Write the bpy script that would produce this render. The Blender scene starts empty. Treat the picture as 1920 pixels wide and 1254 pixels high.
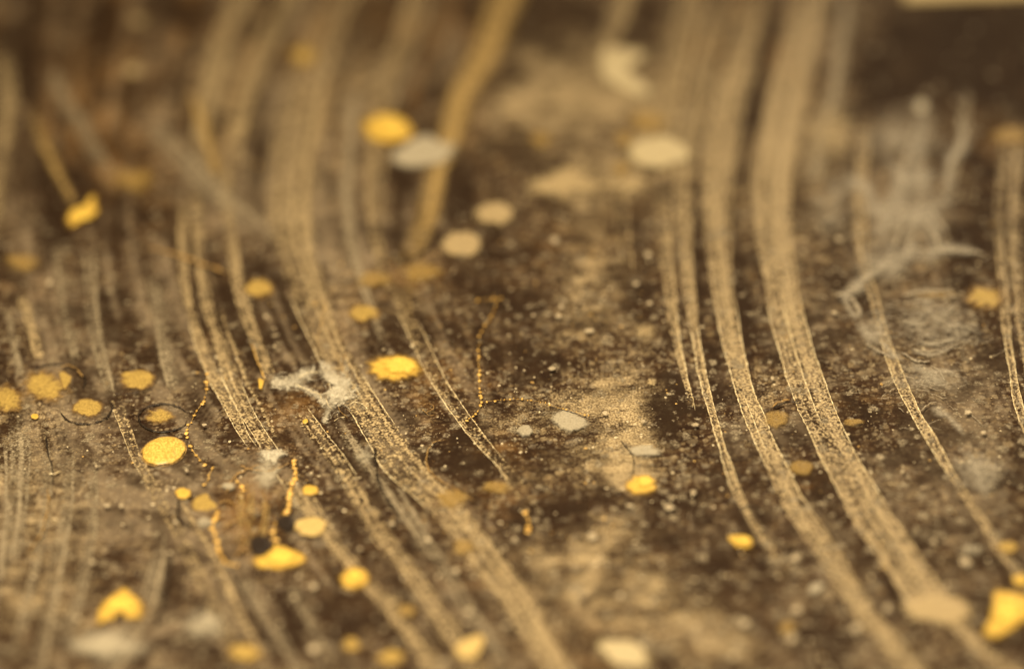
import bpy, math, random
import numpy as np
from mathutils import Vector, Matrix

random.seed(7)
RNG = np.random.RandomState(11)
S = bpy.context.scene

# ------------------------------------------------------------------ camera, light, exposure
W, H = 1920.0, 1254.0
LENS, SENS, DIST = 100.0, 36.0, 0.44
ELEV, ROLL = math.radians(35.0), math.radians(-2.2)
cam_d = bpy.data.cameras.new('camera')
cam_d.lens, cam_d.sensor_width, cam_d.sensor_fit = LENS, SENS, 'HORIZONTAL'
cam_d.clip_start, cam_d.clip_end = 0.01, 50.0
cam = bpy.data.objects.new('camera', cam_d)
S.collection.objects.link(cam)
S.camera = cam
CP = Vector((0, -DIST * math.cos(ELEV), DIST * math.sin(ELEV)))
R = (-CP).to_track_quat('-Z', 'Y').to_matrix() @ Matrix.Rotation(ROLL, 3, 'Z')
cam.matrix_world = Matrix.Translation(CP) @ R.to_4x4()
RN, CN = np.array(R), np.array(CP)


def P(px, py, z=0.0):
    """points of the photograph (arrays) -> points on the panel at height z"""
    px, py = np.asarray(px, float), np.asarray(py, float)
    d = np.stack([(px - W / 2) / W * SENS / LENS, -(py - H / 2) / W * SENS / LENS, -np.ones_like(px)], -1) @ RN.T
    t = (np.asarray(z) - CN[2]) / d[..., 2]
    return CN + d * t[..., None]


def to_px(x, y):
    q = (np.stack([x, y, np.zeros_like(x)], -1) - CN) @ RN
    return W / 2 - q[..., 0] / q[..., 2] * LENS / SENS * W, H / 2 + q[..., 1] / q[..., 2] * LENS / SENS * W


foc = (P(960, 785) - CN) @ RN
cam_d.dof.use_dof = True
cam_d.dof.focus_distance = float(-foc[2])
cam_d.dof.aperture_fstop = 4.9
cam_d.dof.aperture_blades = 0

world = bpy.data.worlds.new('World')
S.world = world
world.use_nodes = True
world.node_tree.nodes['Background'].inputs[0].default_value = (1.0, 0.74, 0.46, 1)
world.node_tree.nodes['Background'].inputs[1].default_value = 0.07


def area(name, loc, aim, size, power, col):
    l = bpy.data.lights.new(name, 'AREA')
    l.shape, l.size, l.energy, l.color = 'DISK', size, power, col
    o = bpy.data.objects.new(name, l)
    S.collection.objects.link(o)
    o.location = loc
    o.rotation_euler = (Vector(aim) - Vector(loc)).to_track_quat('-Z', 'Y').to_euler()
    return o


area('key_lamp', (-0.06, -0.14, 0.36), (0.01, -0.02, 0), 0.10, 3.35, (1.0, 0.835, 0.575))
area('back_lamp', (0.16, 0.42, 0.26), (0.02, 0.0, 0), 0.07, 0.35, (1.0, 0.80, 0.54))
S.view_settings.view_transform = 'Standard'
S.view_settings.look = 'None'
S.view_settings.exposure = 0.0
S.view_settings.gamma = 1.0
S.cycles.transparent_max_bounces = 24
S.cycles.max_bounces = 4

PX = 1.0 / W * SENS / LENS * DIST     # metres per photo pixel across the picture at the centre

# ------------------------------------------------------------------ noise
LAT = RNG.rand(256, 256)


def vn(x, y, seed=0):
    x, y = np.asarray(x, float) + seed * 17.31, np.asarray(y, float) + seed * 9.77
    xi, yi = np.floor(x).astype(int), np.floor(y).astype(int)
    fx, fy = x - xi, y - yi
    fx, fy = fx * fx * (3 - 2 * fx), fy * fy * (3 - 2 * fy)
    a, b = LAT[xi % 256, yi % 256], LAT[(xi + 1) % 256, yi % 256]
    c, d = LAT[xi % 256, (yi + 1) % 256], LAT[(xi + 1) % 256, (yi + 1) % 256]
    return (a * (1 - fx) + b * fx) * (1 - fy) + (c * (1 - fx) + d * fx) * fy


def fbm(x, y, seed=0, octs=4):
    s, a, t = 0, 0.5, 0
    for i in range(octs):
        s = s + a * vn(x * 2 ** i, y * 2 ** i, seed + i * 3)
        t += a
        a *= 0.55
    return s / t


def sm(a, b, x):
    t = np.clip((x - a) / (b - a), 0, 1)
    return t * t * (3 - 2 * t)


# ------------------------------------------------------------------ materials
def nodes(name):
    m = bpy.data.materials.new(name)
    m.use_nodes = True
    nt = m.node_tree
    nt.nodes.clear()
    return m, nt


class N:
    def __init__(s, nt):
        s.nt = nt
        s.pos = nt.nodes.new('ShaderNodeNewGeometry').outputs['Position']

    def new(s, t, **kw):
        n = s.nt.nodes.new(t)
        for k, v in kw.items():
            setattr(n, k, v)
        return n

    def link(s, a, b):
        s.nt.links.new(a, b)

    def put(s, sock, v):
        if isinstance(v, bpy.types.NodeSocket):
            s.link(v, sock)
        elif isinstance(v, tuple) and len(v) == 3:
            sock.default_value = (*v, 1)
        else:
            sock.default_value = v

    def m(s, op, a, b=0.0, c=None, clamp=False):
        n = s.new('ShaderNodeMath', operation=op, use_clamp=clamp)
        s.put(n.inputs[0], a)
        s.put(n.inputs[1], b)
        if c is not None:
            s.put(n.inputs[2], c)
        return n.outputs[0]

    def noise(s, scale, detail=2.0, rough=0.5, stretch=None, w=0.0):
        n = s.new('ShaderNodeTexNoise')
        v = s.pos
        if stretch or w:
            mp = s.new('ShaderNodeMapping')
            s.link(v, mp.inputs['Vector'])
            mp.inputs['Scale'].default_value = stretch or (1, 1, 1)
            mp.inputs['Location'].default_value = (w, w * 0.7, 0)
            v = mp.outputs[0]
        s.link(v, n.inputs['Vector'])
        n.inputs['Scale'].default_value = scale
        n.inputs['Detail'].default_value = detail
        n.inputs['Roughness'].default_value = rough
        return n.outputs['Fac']

    def step(s, a, b, v):
        n = s.new('ShaderNodeMapRange', interpolation_type='SMOOTHSTEP')
        s.put(n.inputs[0], v)
        n.inputs[1].default_value, n.inputs[2].default_value = a, b
        return n.outputs[0]

    def mix(s, f, a, b):
        n = s.new('ShaderNodeMix', data_type='RGBA')
        s.put(n.inputs[0], f)
        s.put(n.inputs[6], a)
        s.put(n.inputs[7], b)
        return n.outputs[2]

    def attr(s, name):
        return s.new('ShaderNodeAttribute', attribute_name=name)

    def bump(s, h, strength, dist):
        n = s.new('ShaderNodeBump')
        n.inputs['Strength'].default_value = strength
        n.inputs['Distance'].default_value = dist
        s.link(h, n.inputs['Height'])
        return n.outputs[0]

    def bsdf(s, col, rough, spec=0.4, metal=0.0, normal=None):
        b = s.new('ShaderNodeBsdfPrincipled')
        s.put(b.inputs['Base Color'], col)
        s.put(b.inputs['Roughness'], rough)
        s.put(b.inputs['Specular IOR Level'], spec)
        s.put(b.inputs['Metallic'], metal)
        if normal is not None:
            s.link(normal, b.inputs['Normal'])
        return b.outputs[0]

    def out(s, sh):
        s.link(sh, s.new('ShaderNodeOutputMaterial').inputs[0])


def film(name, ca, cb, grain=2600, amp=0.8, amp2=0.5, soft=0.25, rough=0.45, spec=0.4, metal=0.0,
         top=0.90, bump=0.4, contrast=0.22, edge=None, fibre=0.0):
    """a thin dried film: covers the panel where 'dens' is high, breaks up into grains where it is low"""
    m, nt = nodes(name)
    n = N(nt)
    d = n.attr('dens').outputs['Fac']
    n1 = n.noise(grain, 1.5, 0.6)
    n2 = n.noise(grain * 0.33, 2.0, 0.6, w=0.3)
    v = n.m('ADD', d, n.m('MULTIPLY', n.m('SUBTRACT', n1, 0.5), amp * 2))
    v = n.m('ADD', v, n.m('MULTIPLY', n.m('SUBTRACT', n2, 0.5), amp2 * 2))
    if fibre:
        fn = n.noise(420, 3.5, 0.6, w=3.1)
        fr = n.step(0.86, 1.0, n.m('SUBTRACT', 1.0, n.m('MULTIPLY', n.m('ABSOLUTE', n.m('SUBTRACT', fn, 0.5)), 3.2)))
        v = n.m('ADD', v, n.m('MULTIPLY_ADD', fr, fibre, -fibre * 0.35))
    fac = n.step(0.5 - soft, 0.5 + soft, v)
    fac = n.m('MULTIPLY', fac, top)
    fac = n.m('MULTIPLY', fac, n.step(0.0, 0.10, d))
    n3 = n.noise(grain * 1.3, 1.5, 0.6, w=1.7)
    col = n.mix(n.step(0.5 - contrast, 0.5 + contrast, n3), ca, cb)
    if edge:
        col = n.mix(n.step(0.35, 0.95, n.m('ADD', d, n.m('MULTIPLY', n.m('SUBTRACT', n2, 0.5), 0.9))), edge, col)
    sh = n.bsdf(col, rough, spec, metal, n.bump(n3, bump, 0.0001))
    mx = n.new('ShaderNodeMixShader')
    n.link(fac, mx.inputs[0])
    n.link(n.new('ShaderNodeBsdfTransparent').outputs[0], mx.inputs[1])
    n.link(sh, mx.inputs[2])
    n.out(mx.outputs[0])
    return m


def solid(name, ca, cb, scale=1500, rough=0.5, spec=0.4, metal=0.0, bump=0.4):
    m, nt = nodes(name)
    n = N(nt)
    f = n.noise(scale, 3.0, 0.6)
    n.out(n.bsdf(n.mix(n.step(0.3, 0.7, f), ca, cb), rough, spec, metal, n.bump(f, bump, 0.0001)))
    return m


M = dict(
    streak=film('gold_dust_film', (0.105, 0.066, 0.031), (0.56, 0.42, 0.22), grain=2100, amp=1.0, amp2=0.65, soft=0.2, rough=0.45, spec=0.4, contrast=0.16),
    streak_grey=film('grey_dust_film', (0.13, 0.095, 0.055), (0.40, 0.32, 0.20), amp=0.6, soft=0.35, rough=0.5),
    streak_amber=film('amber_dust_film', (0.20, 0.125, 0.04), (0.52, 0.35, 0.13), amp=0.6, soft=0.45, top=0.85),
    gold=film('gold_paint', (0.48, 0.295, 0.045), (0.66, 0.43, 0.075), amp=0.25, amp2=0.25, soft=0.42, top=1.0, rough=0.45, bump=0.3, edge=(0.30, 0.17, 0.04)),
    core=film('bright_gold_core', (0.58, 0.37, 0.05), (0.80, 0.54, 0.10), amp=0.2, amp2=0.2, soft=0.45, top=1.0, rough=0.45, bump=0.3),
    crisp=film('crisp_gold_paint', (0.42, 0.26, 0.045), (0.74, 0.50, 0.11), amp=0.2, amp2=0.2, soft=0.2, top=1.0, contrast=0.14, rough=0.42, edge=(0.42, 0.25, 0.05)),
    dull=film('dull_gold_paint', (0.30, 0.195, 0.05), (0.54, 0.36, 0.09), amp=0.35, amp2=0.7, soft=0.55, top=0.85, edge=(0.28, 0.16, 0.05)),
    amber=film('amber_paint', (0.26, 0.155, 0.04), (0.44, 0.285, 0.085), amp=0.4, amp2=0.6, soft=0.5, top=0.6),
    palegold=film('pale_gold_paint', (0.40, 0.275, 0.09), (0.60, 0.43, 0.16), amp=0.25, amp2=0.3, soft=0.3, top=1.0, edge=(0.36, 0.24, 0.10)),
    grey=film('grey_film', (0.31, 0.26, 0.175), (0.47, 0.40, 0.275), amp=0.25, amp2=0.5, soft=0.45, top=0.9, contrast=0.3),
    cream=film('cream_film', (0.38, 0.30, 0.165), (0.56, 0.45, 0.255), amp=0.3, amp2=0.5, soft=0.35, top=0.93, edge=(0.34, 0.26, 0.13)),
    beige=film('beige_film', (0.30, 0.22, 0.11), (0.52, 0.38, 0.19), amp=0.4, amp2=0.5, soft=0.4, top=0.85),
    wisp=film('fibre_film', (0.38, 0.325, 0.225), (0.68, 0.60, 0.44), amp=0.14, amp2=0.45, soft=0.62, top=0.84, fibre=0.55),
    dark=film('dark_stain', (0.012, 0.008, 0.006), (0.03, 0.018, 0.01), amp=0.2, amp2=0.3, soft=0.4, top=0.9),
    ridge=solid('pale_ridge', (0.42, 0.30, 0.13), (0.95, 0.80, 0.50), 2000, 0.35, 0.6),
    gridge=solid('gold_bead', (0.50, 0.28, 0.05), (0.88, 0.54, 0.14), 1300, 0.4, 0.5),
    arim=film('amber_rim', (0.28, 0.16, 0.05), (0.50, 0.31, 0.11), amp=0.5, amp2=0.8, soft=0.45),
    drim=film('dark_rim', (0.012, 0.008, 0.005), (0.045, 0.028, 0.015), amp=0.5, amp2=0.9, soft=0.45, top=0.85),
    slab=solid('dark_slab_edge', (0.012, 0.008, 0.005), (0.045, 0.028, 0.015), 1300, 0.4, 0.4),
    speckf=film('speck_film', (0.36, 0.28, 0.17), (0.62, 0.50, 0.32), amp=0.3, amp2=0.3, soft=0.4, top=0.85),
    speck=solid('speck_paint', (0.35, 0.27, 0.16), (0.80, 0.66, 0.42), 900, 0.5, 0.4),
    speckg=solid('speck_gold', (0.30, 0.17, 0.05), (0.66, 0.42, 0.13), 900, 0.5, 0.4),
    card=solid('cream_card', (0.50, 0.38, 0.19), (0.56, 0.43, 0.22), 200, 0.7, 0.2, bump=0.1),
)

# panel material: dark lacquer + dust, mottled with round dried spots
pm, nt = nodes('stained_dark_lacquer')
n = N(nt)
st = n.attr('stain')
sep = n.new('ShaderNodeSeparateColor')
n.link(st.outputs['Color'], sep.inputs[0])
pale, grey, amber, dark = sep.outputs[0], sep.outputs[1], sep.outputs[2], st.outputs['Alpha']
g1, g2, g3 = n.noise(2900, 2, 0.6), n.noise(900, 3, 0.65, w=0.4), n.noise(260, 3, 0.6, w=0.9)
g4 = n.noise(620, 3, 0.6, stretch=(0.45, 1.2, 1), w=1.9)
g5 = n.noise(1250, 2, 0.6, stretch=(0.7, 1.0, 1), w=2.7)
col = n.mix(n.step(0.35, 0.65, g3), (0.018, 0.0076, 0.0035), (0.038, 0.0190, 0.0088))
md = n.m('SUBTRACT', 1.0, n.m('MULTIPLY', dark, 0.6))
col = n.mix(n.m('MULTIPLY', n.m('MULTIPLY', n.step(0.48, 0.70, g4), 0.24), md), col, (0.15, 0.096, 0.045))
col = n.mix(n.m('MULTIPLY', n.m('MULTIPLY', n.step(0.53, 0.68, g5), 0.42), md), col, (0.22, 0.150, 0.072))
for sc, thr, r, amt, w in ((330, 0.5, 0.42, 0.38, 0.0), (640, 0.40, 0.42, 0.55, 0.5), (1150, 0.45, 0.42, 0.62, 0.8), (2100, 0.6, 0.38, 0.7, 1.1)):
    v = n.new('ShaderNodeTexVoronoi', voronoi_dimensions='2D')
    mp = n.new('ShaderNodeMapping')
    # warp so the spots are not perfect discs
    nz = n.new('ShaderNodeTexNoise')
    n.link(n.pos, nz.inputs['Vector'])
    nz.inputs['Scale'].default_value = sc * 2.2
    wv = n.new('ShaderNodeVectorMath', operation='MULTIPLY_ADD')
    n.link(nz.outputs['Color'], wv.inputs[0])
    wv.inputs[1].default_value = (0.45 / sc, 0.45 / sc, 0)
    n.link(n.pos, wv.inputs[2])
    n.link(wv.outputs[0], mp.inputs[0])
    mp.inputs['Location'].default_value = (w, w, 0)
    n.link(mp.outputs[0], v.inputs['Vector'])
    v.inputs['Scale'].default_value = sc
    v.inputs['Randomness'].default_value = 1.0
    sc3 = n.new('ShaderNodeSeparateColor')
    n.link(v.outputs['Color'], sc3.inputs[0])
    on = n.step(thr, thr + 0.3, sc3.outputs[0])
    rad = n.m('MULTIPLY_ADD', sc3.outputs[1], r * 0.8, r * 0.3)
    disc_ = n.m('SUBTRACT', 1.0, n.m('DIVIDE', v.outputs['Distance'], rad))
    f = n.m('MULTIPLY', n.step(0.0, 0.35, disc_), on)
    f = n.m('MULTIPLY', f, n.m('MULTIPLY_ADD', g1, 1.2, -0.15, clamp=True))
    f = n.m('MULTIPLY', f, amt * 1.5, clamp=True)
    f = n.m('MULTIPLY', f, n.m('SUBTRACT', 1.0, n.m('MULTIPLY', dark, 0.75)))
    col = n.mix(f, col, n.mix(sc3.outputs[2], (0.38, 0.275, 0.14), (0.34, 0.285, 0.20)))


g6 = n.noise(430, 2, 0.6, stretch=(0.6, 1.0, 1), w=5.2)


def cover(att, k1, k2, soft, top):
    v = n.m('ADD', att, n.m('MULTIPLY', n.m('SUBTRACT', g1, 0.5), k1))
    v = n.m('ADD', v, n.m('MULTIPLY', n.m('SUBTRACT', g2, 0.5), k2))
    v = n.m('ADD', v, n.m('MULTIPLY', n.m('SUBTRACT', g6, 0.5), 1.1))
    f = n.m('MULTIPLY', n.step(0.5 - soft, 0.5 + soft, v), top)
    return n.m('MULTIPLY', f, n.step(0.0, 0.12, att))


col = n.mix(cover(amber, 0.5, 0.9, 0.45, 0.50), col, (0.23, 0.112, 0.028))
col = n.mix(cover(grey, 0.5, 0.9, 0.46, 0.48), col, (0.27, 0.205, 0.13))
col = n.mix(cover(pale, 1.4, 0.9, 0.42, 0.70), col, n.mix(n.step(0.3, 0.7, n.noise(3300, 1, 0.5, w=2.2)), (0.26, 0.18, 0.09), (0.78, 0.60, 0.33)))
col = n.mix(n.m('MULTIPLY', dark, 0.9), col, (0.022, 0.012, 0.006))
bh = n.m('ADD', n.m('MULTIPLY', g1, 0.6), n.m('MULTIPLY', g2, 0.5))
n.out(n.bsdf(col, n.m('MULTIPLY_ADD', g2, 0.2, 0.5), 0.08, 0.0, n.bump(bh, 0.35, 0.00012)))

# ------------------------------------------------------------------ mesh helpers
COL = S.collection


def mesh_obj(name, V, F, mat, parent=None, dens=None, smooth=True, loc=None):
    V = np.asarray(V, float).reshape(-1, 3)
    if parent is None:
        o0 = np.array([V[:, 0].mean(), V[:, 1].mean(), 0.0]) if loc is None else np.array(loc)
    else:
        o0 = np.array(parent.location)
    me = bpy.data.meshes.new(name)
    if isinstance(F, np.ndarray):
        k = F.shape[1]
        me.vertices.add(len(V))
        me.vertices.foreach_set('co', (V - o0).ravel())
        me.loops.add(F.size)
        me.loops.foreach_set('vertex_index', F.ravel().astype(np.int32))
        me.polygons.add(len(F))
        me.polygons.foreach_set('loop_start', np.arange(0, F.size, k, dtype=np.int32))
        me.update(calc_edges=True)
    else:
        me.from_pydata((V - o0).tolist(), [], F)
    if dens is not None:
        a = me.attributes.new('dens', 'FLOAT', 'POINT')
        a.data.foreach_set('value', np.asarray(dens, np.float32).ravel())
    if smooth:
        me.polygons.foreach_set('use_smooth', [True] * len(me.polygons))
    me.materials.append(mat)
    o = bpy.data.objects.new(name, me)
    COL.objects.link(o)
    if parent is None:
        o.location = o0
    else:
        o.parent = parent
    return o


def tag(o, label, cat, group=None, kind=None):
    if label:
        o['label'] = label
    if cat:
        o['category'] = cat
    if group:
        o['group'] = group
    if kind:
        o['kind'] = kind
    return o


def grid_faces(nr, nc, wrap=False):
    i, j = np.meshgrid(np.arange(nr - 1), np.arange(nc if wrap else nc - 1), indexing='ij')
    a = i * nc + j
    b = i * nc + (j + 1) % nc
    return np.stack([a, b, b + nc, a + nc], -1).reshape(-1, 4)


def cat(xs, k, t):
    """Catmull-Rom through rows of xs at parameter k"""
    xs = np.asarray(xs, float)
    P0 = np.vstack([2 * xs[0] - xs[1], xs, 2 * xs[-1] - xs[-2]])
    seg = np.clip(np.floor(t).astype(int), 0, len(xs) - 2)
    f = (t - seg)[:, None]
    a, b, c, d = P0[seg], P0[seg + 1], P0[seg + 2], P0[seg + 3]
    return 0.5 * (2 * b + (c - a) * f + (2 * a - 5 * b + 4 * c - d) * f ** 2 + (3 * b - a - 3 * c + d) * f ** 3)


def sample(pts, step):
    pts = np.asarray(pts, float)
    t = np.linspace(0, len(pts) - 1, 40 * len(pts))
    c = cat(pts, 0, t)
    L = np.concatenate([[0], np.cumsum(np.hypot(*(np.diff(c[:, :2], axis=0)).T))])
    q = np.linspace(0, L[-1], max(3, int(L[-1] / step)))
    return np.stack([np.interp(q, L, c[:, k]) for k in range(c.shape[1])], -1)


ZI = [0]


def zlift():
    ZI[0] += 1
    return 0.00004 + ZI[0] * 0.0000012


# panel (the surface everything lies on)
gx, gy = np.linspace(-0.17, 0.17, 756), np.linspace(-0.15, 0.25, 890)
X, Y = np.meshgrid(gx, gy)
u, v = to_px(X, Y)
wu = u + 60 * (fbm(u / 70, v / 55, 1) - 0.5) + 22 * (fbm(u / 22, v / 16, 5) - 0.5)
wv = v + 50 * (fbm(u / 70, v / 55, 2) - 0.5) + 18 * (fbm(u / 22, v / 16, 6) - 0.5)
ST = np.zeros(X.shape + (4,))


def blot(ch, cx, cy, rx, ry, amt, rot=0.0, p=1.0, raw=0.0):
    c, s = math.cos(math.radians(rot)), math.sin(math.radians(rot))
    a, b = wu * (1 - raw) + u * raw - cx, wv * (1 - raw) + v * raw - cy
    if ch < 2 and cx < 260 and cy > 740:
        amt = amt * 0.7
    q = ((a * c + b * s) / rx) ** 2 + ((-a * s + b * c) / ry) ** 2
    ST[..., ch] = 1 - (1 - ST[..., ch]) * (1 - amt * np.exp(-q ** p))


# pale dust
for b in [(1140, 730, 60, 24, .3), (1190, 820, 30, 60, .35), (1120, 770, 60, 24, .25), (1180, 900, 60, 24, .3), (1100, 585, 75, 55, .36), (1090, 640, 40, 18, .3), (1130, 735, 70, 26, .42), (1185, 770, 48, 75, .55), (1070, 770, 110, 36, .42),
          (1130, 860, 60, 45, .6), (1190, 880, 60, 40, .62), (1020, 890, 60, 40, .25), (1210, 630, 34, 22, .4),
          (1040, 1045, 75, 40, .48), (1130, 1010, 60, 35, .42), (1100, 1095, 60, 40, .42), (1220, 1085, 60, 45, .5), (1300, 1160, 80, 45, .5),
          (1360, 1225, 70, 40, .5), (1150, 990, 40, 30, .3), (1060, 170, 110, 60, .38), (1120, 210, 120, 70, .42), (960, 200, 90, 80, .36),
          (1110, 350, 90, 60, .4), (1110, 430, 50, 80, .34), (1120, 520, 50, 50, .32), (1010, 110, 60, 60, .3), (1255, 200, 80, 140, .36),
          (1090, 90, 40, 70, .3), (640, 560, 60, 60, .22), (1180, 1180, 60, 60, .25), (60, 790, 80, 70, .30), (60, 880, 90, 60, .45), (40, 980, 70, 80, .42),
          (40, 1130, 70, 90, .42), (150, 1000, 60, 90, .32), (130, 1120, 70, 90, .3), (1440, 740, 30, 60, .35), (780, 560, 60, 30, .2),
          (1440, 330, 120, 150, .3), (1540, 270, 60, 90, .34), (400, 200, 60, 130, .3), (560, 250, 90, 200, .25), (680, 160, 60, 120, .3),
          (940, 790, 60, 30, .26), (1060, 1150, 120, 60, .28), (1200, 300, 60, 30, .3)]:
    blot(0, *b)
# cool grey film
for b in [(1790, 760, 110, 70, .4), (1860, 700, 60, 60, .35), (1700, 860, 80, 50, .3), (1780, 960, 80, 60, .3), (1690, 600, 110, 80, .3), (150, 930, 140, 70, .3), (230, 860, 150, 80, .46), (130, 760, 120, 50, .36), (260, 940, 90, 60, .40), (400, 1040, 90, 60, .45), (330, 900, 90, 60, .3), (240, 1190, 90, 50, .55),
          (390, 1160, 60, 60, .48), (180, 650, 60, 120, .30), (100, 620, 80, 90, .28), (300, 610, 50, 60, .36), (340, 720, 50, 40, .4), (40, 480, 60, 60, .38),
          (450, 410, 80, 50, .5), (620, 380, 110, 120, .40), (640, 480, 80, 70, .42), (340, 300, 140, 60, .38, 40), (520, 180, 120, 160, .28),
          (1600, 330, 120, 110, .42), (1680, 260, 90, 60, .34), (1590, 500, 60, 60, .36), (1720, 420, 90, 50, .40), (1620, 640, 80, 80, .28),
          (1480, 620, 60, 90, .25), (1730, 720, 90, 40, .36), (1780, 800, 100, 60, .36), (1820, 920, 90, 80, .38), (1680, 930, 70, 60, .32),
          (1490, 800, 50, 50, .3), (740, 840, 50, 60, .4), (680, 920, 60, 50, .38), (560, 800, 70, 40, .25), (830, 1130, 90, 70, .38), (920, 1200, 90, 60, .3),
          (1390, 830, 30, 40, .3), (1560, 1100, 90, 60, .30), (1600, 1220, 70, 40, .3), (760, 420, 60, 80, .25), (70, 60, 90, 60, .3), (280, 70, 60, 60, .3),
          (1500, 80, 90, 90, .28), (900, 150, 80, 90, .3), (770, 740, 40, 50, .2), (1300, 1000, 80, 60, .22), (480, 900, 60, 60, .35), (1820, 1110, 60, 40, .35)]:
    blot(1, *b)
# amber tint, with the reddish light falloff painted in at top left
for b in [(450, 950, 70, 80, .5), (490, 900, 40, 40, .3), (100, 60, 120, 80, .3), (180, 160, 90, 80, .35), (300, 60, 90, 60, .25), (200, 270, 90, 110, .34), (250, 320, 60, 70, .4), (300, 200, 40, 120, .26), (120, 140, 70, 110, .22), (430, 60, 90, 60, .3), (560, 790, 60, 45, .5),
          (640, 620, 45, 60, .42), (545, 745, 60, 40, .36), (950, 850, 60, 34, .55), (830, 700, 40, 50, .34), (790, 750, 24, 50, .45), (850, 940, 50, 40, .5),
          (440, 940, 60, 60, .45), (470, 990, 30, 70, .5), (900, 700, 60, 90, .22), (700, 530, 60, 40, .4), (790, 510, 60, 40, .45),
          (1480, 750, 60, 50, .34), (1250, 590, 30, 40, .2), (50, 530, 70, 50, .3), (1120, 430, 70, 60, .3), (860, 1080, 50, 60, .3), (960, 930, 70, 40, .32),
          (1700, 500, 60, 40, .32), (1750, 570, 60, 22, .42), (1760, 830, 60, 30, .24), (720, 40, 120, 60, .4), (890, 60, 60, 80, .3), (1360, 80, 120, 80, .36),
          (1500, 120, 60, 90, .34), (330, 420, 80, 40, .34), (1000, 460, 90, 60, .25), (560, 110, 70, 60, .34), (1050, 1230, 120, 60, .22),
          (1150, 1220, 50, 70, .25), (1880, 260, 60, 26, .5), (1640, 760, 90, 20, .3), (1545, 900, 50, 16, .4), (240, 110, 90, 60, .2)]:
    blot(2, *b)
# bare dark lacquer, plus light falloff painted into the top corners
for b in [(90, 60, 110, 80, .5), (130, 130, 90, 60, .45), (240, 30, 60, 60, .55), (480, 340, 22, 60, .8), (500, 560, 30, 60, .75), (460, 520, 18, 40, .5), (420, 600, 24, 60, .7),
          (380, 760, 30, 60, .6), (590, 660, 20, 30, .3), (100, 330, 50, 60, .6), (250, 400, 50, 50, .5), (90, 430, 50, 40, .4), (330, 600, 24, 60, .4),
          (880, 330, 50, 50, .5), (900, 500, 60, 60, .4), (950, 420, 40, 40, .45), (960, 620, 110, 60, .3), (850, 850, 60, 40, .6), (880, 890, 50, 30, .6),
          (1250, 740, 50, 40, .6), (1390, 560, 16, 60, .5), (1400, 200, 20, 90, .5), (1820, 110, 190, 110, .75), (1760, 60, 100, 80, .4), (1850, 400, 40, 120, .5),  # upper right blots paint light falloff and the card's shadow
          (1790, 540, 70, 24, .5), (1560, 560, 60, 40, .35), (1300, 780, 40, 30, .45), (1250, 960, 60, 50, .4), (1330, 1080, 90, 60, .3),
          (1420, 900, 30, 90, .45), (1240, 1000, 60, 30, .5), (640, 870, 30, 30, .45), (430, 870, 50, 20, .6), (600, 960, 40, 40, .4), (700, 1130, 60, 60, .4),
          (820, 1030, 60, 50, .35), (560, 1180, 60, 60, .45), (400, 1250, 60, 40, .35), (1060, 940, 60, 30, .45), (1600, 800, 60, 60, .35), (1640, 1040, 60, 60, .35),
          (960, 80, 60, 80, .4), (660, 90, 30, 80, .5), (750, 330, 26, 70, .45), (540, 20, 30, 60, .5), (1190, 480, 30, 90, .45), (1360, 660, 20, 50, .4),
          (1700, 1130, 60, 60, .3), (1500, 1200, 120, 50, .3), (130, 840, 20, 60, .3), (1880, 960, 50, 60, .4), (30, 330, 26, 80, .5), (1440, 90, 20, 60, .5), (1260, 60, 40, 60, .3),
          (60, 640, 40, 30, .3), (230, 560, 50, 50, .35), (330, 800, 60, 30, .2)]:
    blot(3, *b)
for b in [(80, 90, 90, 60, .6), (200, 60, 70, 60, .7), (300, 30, 60, 40, .5), (500, 30, 60, 50, .4), (700, 60, 40, 60, .5), (1010, 40, 60, 60, .6), (1090, 60, 40, 50, .4), (1720, 130, 120, 90, .5), (1860, 60, 140, 120, .7), (850, 420, 30, 60, .4), (1840, 420, 50, 90, .5), (1320, 1110, 70, 50, .4), (1440, 1080, 60, 60, .4), (1690, 1050, 70, 60, .4), (640, 1150, 60, 60, .4), (520, 1200, 50, 60, .4), (960, 1000, 30, 30, .4), (484, 300, 18, 90, .9, 12), (505, 545, 24, 70, .85, -18), (560, 640, 22, 40, .8, -25), (425, 570, 14, 80, .85, -14), (464, 640, 14, 60, .8, -20), (405, 250, 12, 50, .5, 10),
          (515, 60, 14, 70, .6, 18), (640, 60, 14, 60, .5, 18), (620, 340, 10, 60, .5, 0), (750, 330, 18, 80, .7, 0), (745, 430, 14, 60, .6, 5), (1393, 560, 12, 130, .8, -6), (1400, 200, 12, 90, .5, 10),
          (1312, 560, 7, 110, .7, -4), (1440, 60, 14, 70, .7, 12), (90, 350, 30, 70, .7, -25), (1887, 560, 5, 140, .8, -3), (640, 880, 22, 60, .5, -30), (375, 760, 26, 60, .6, -20), (1340, 700, 14, 70, .6, -14),
          (1480, 900, 18, 90, .6, -24), (1560, 960, 24, 90, .55, -28), (1330, 60, 10, 60, .5, 12), (850, 330, 24, 60, .7, 5), (1240, 760, 34, 50, .7, 0), (880, 870, 60, 40, .7, 0), (1040, 950, 40, 30, .5, 0)]:
    blot(3, *b, p=1.8, raw=0.8)  # top corner entries deepen the painted falloff, the rest is bare lacquer
# the general cloudiness of the dust
cl = fbm(u / 90, v / 60, 12, 5)
ST[..., 1] = np.clip(ST[..., 1] * (0.65 + 0.7 * cl) + 0.26 * sm(0.5, 0.75, cl), 0, 1)
cd = fbm(u / 55, v / 38, 33, 5)
ST[..., 3] = np.clip(ST[..., 3] + 0.7 * sm(0.47, 0.62, cd) * (1 - ST[..., 0]), 0, 1)
ST[..., 0] = np.clip(ST[..., 0] * (0.6 + 0.8 * fbm(u / 50, v / 34, 15, 5)), 0, 1)
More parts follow.
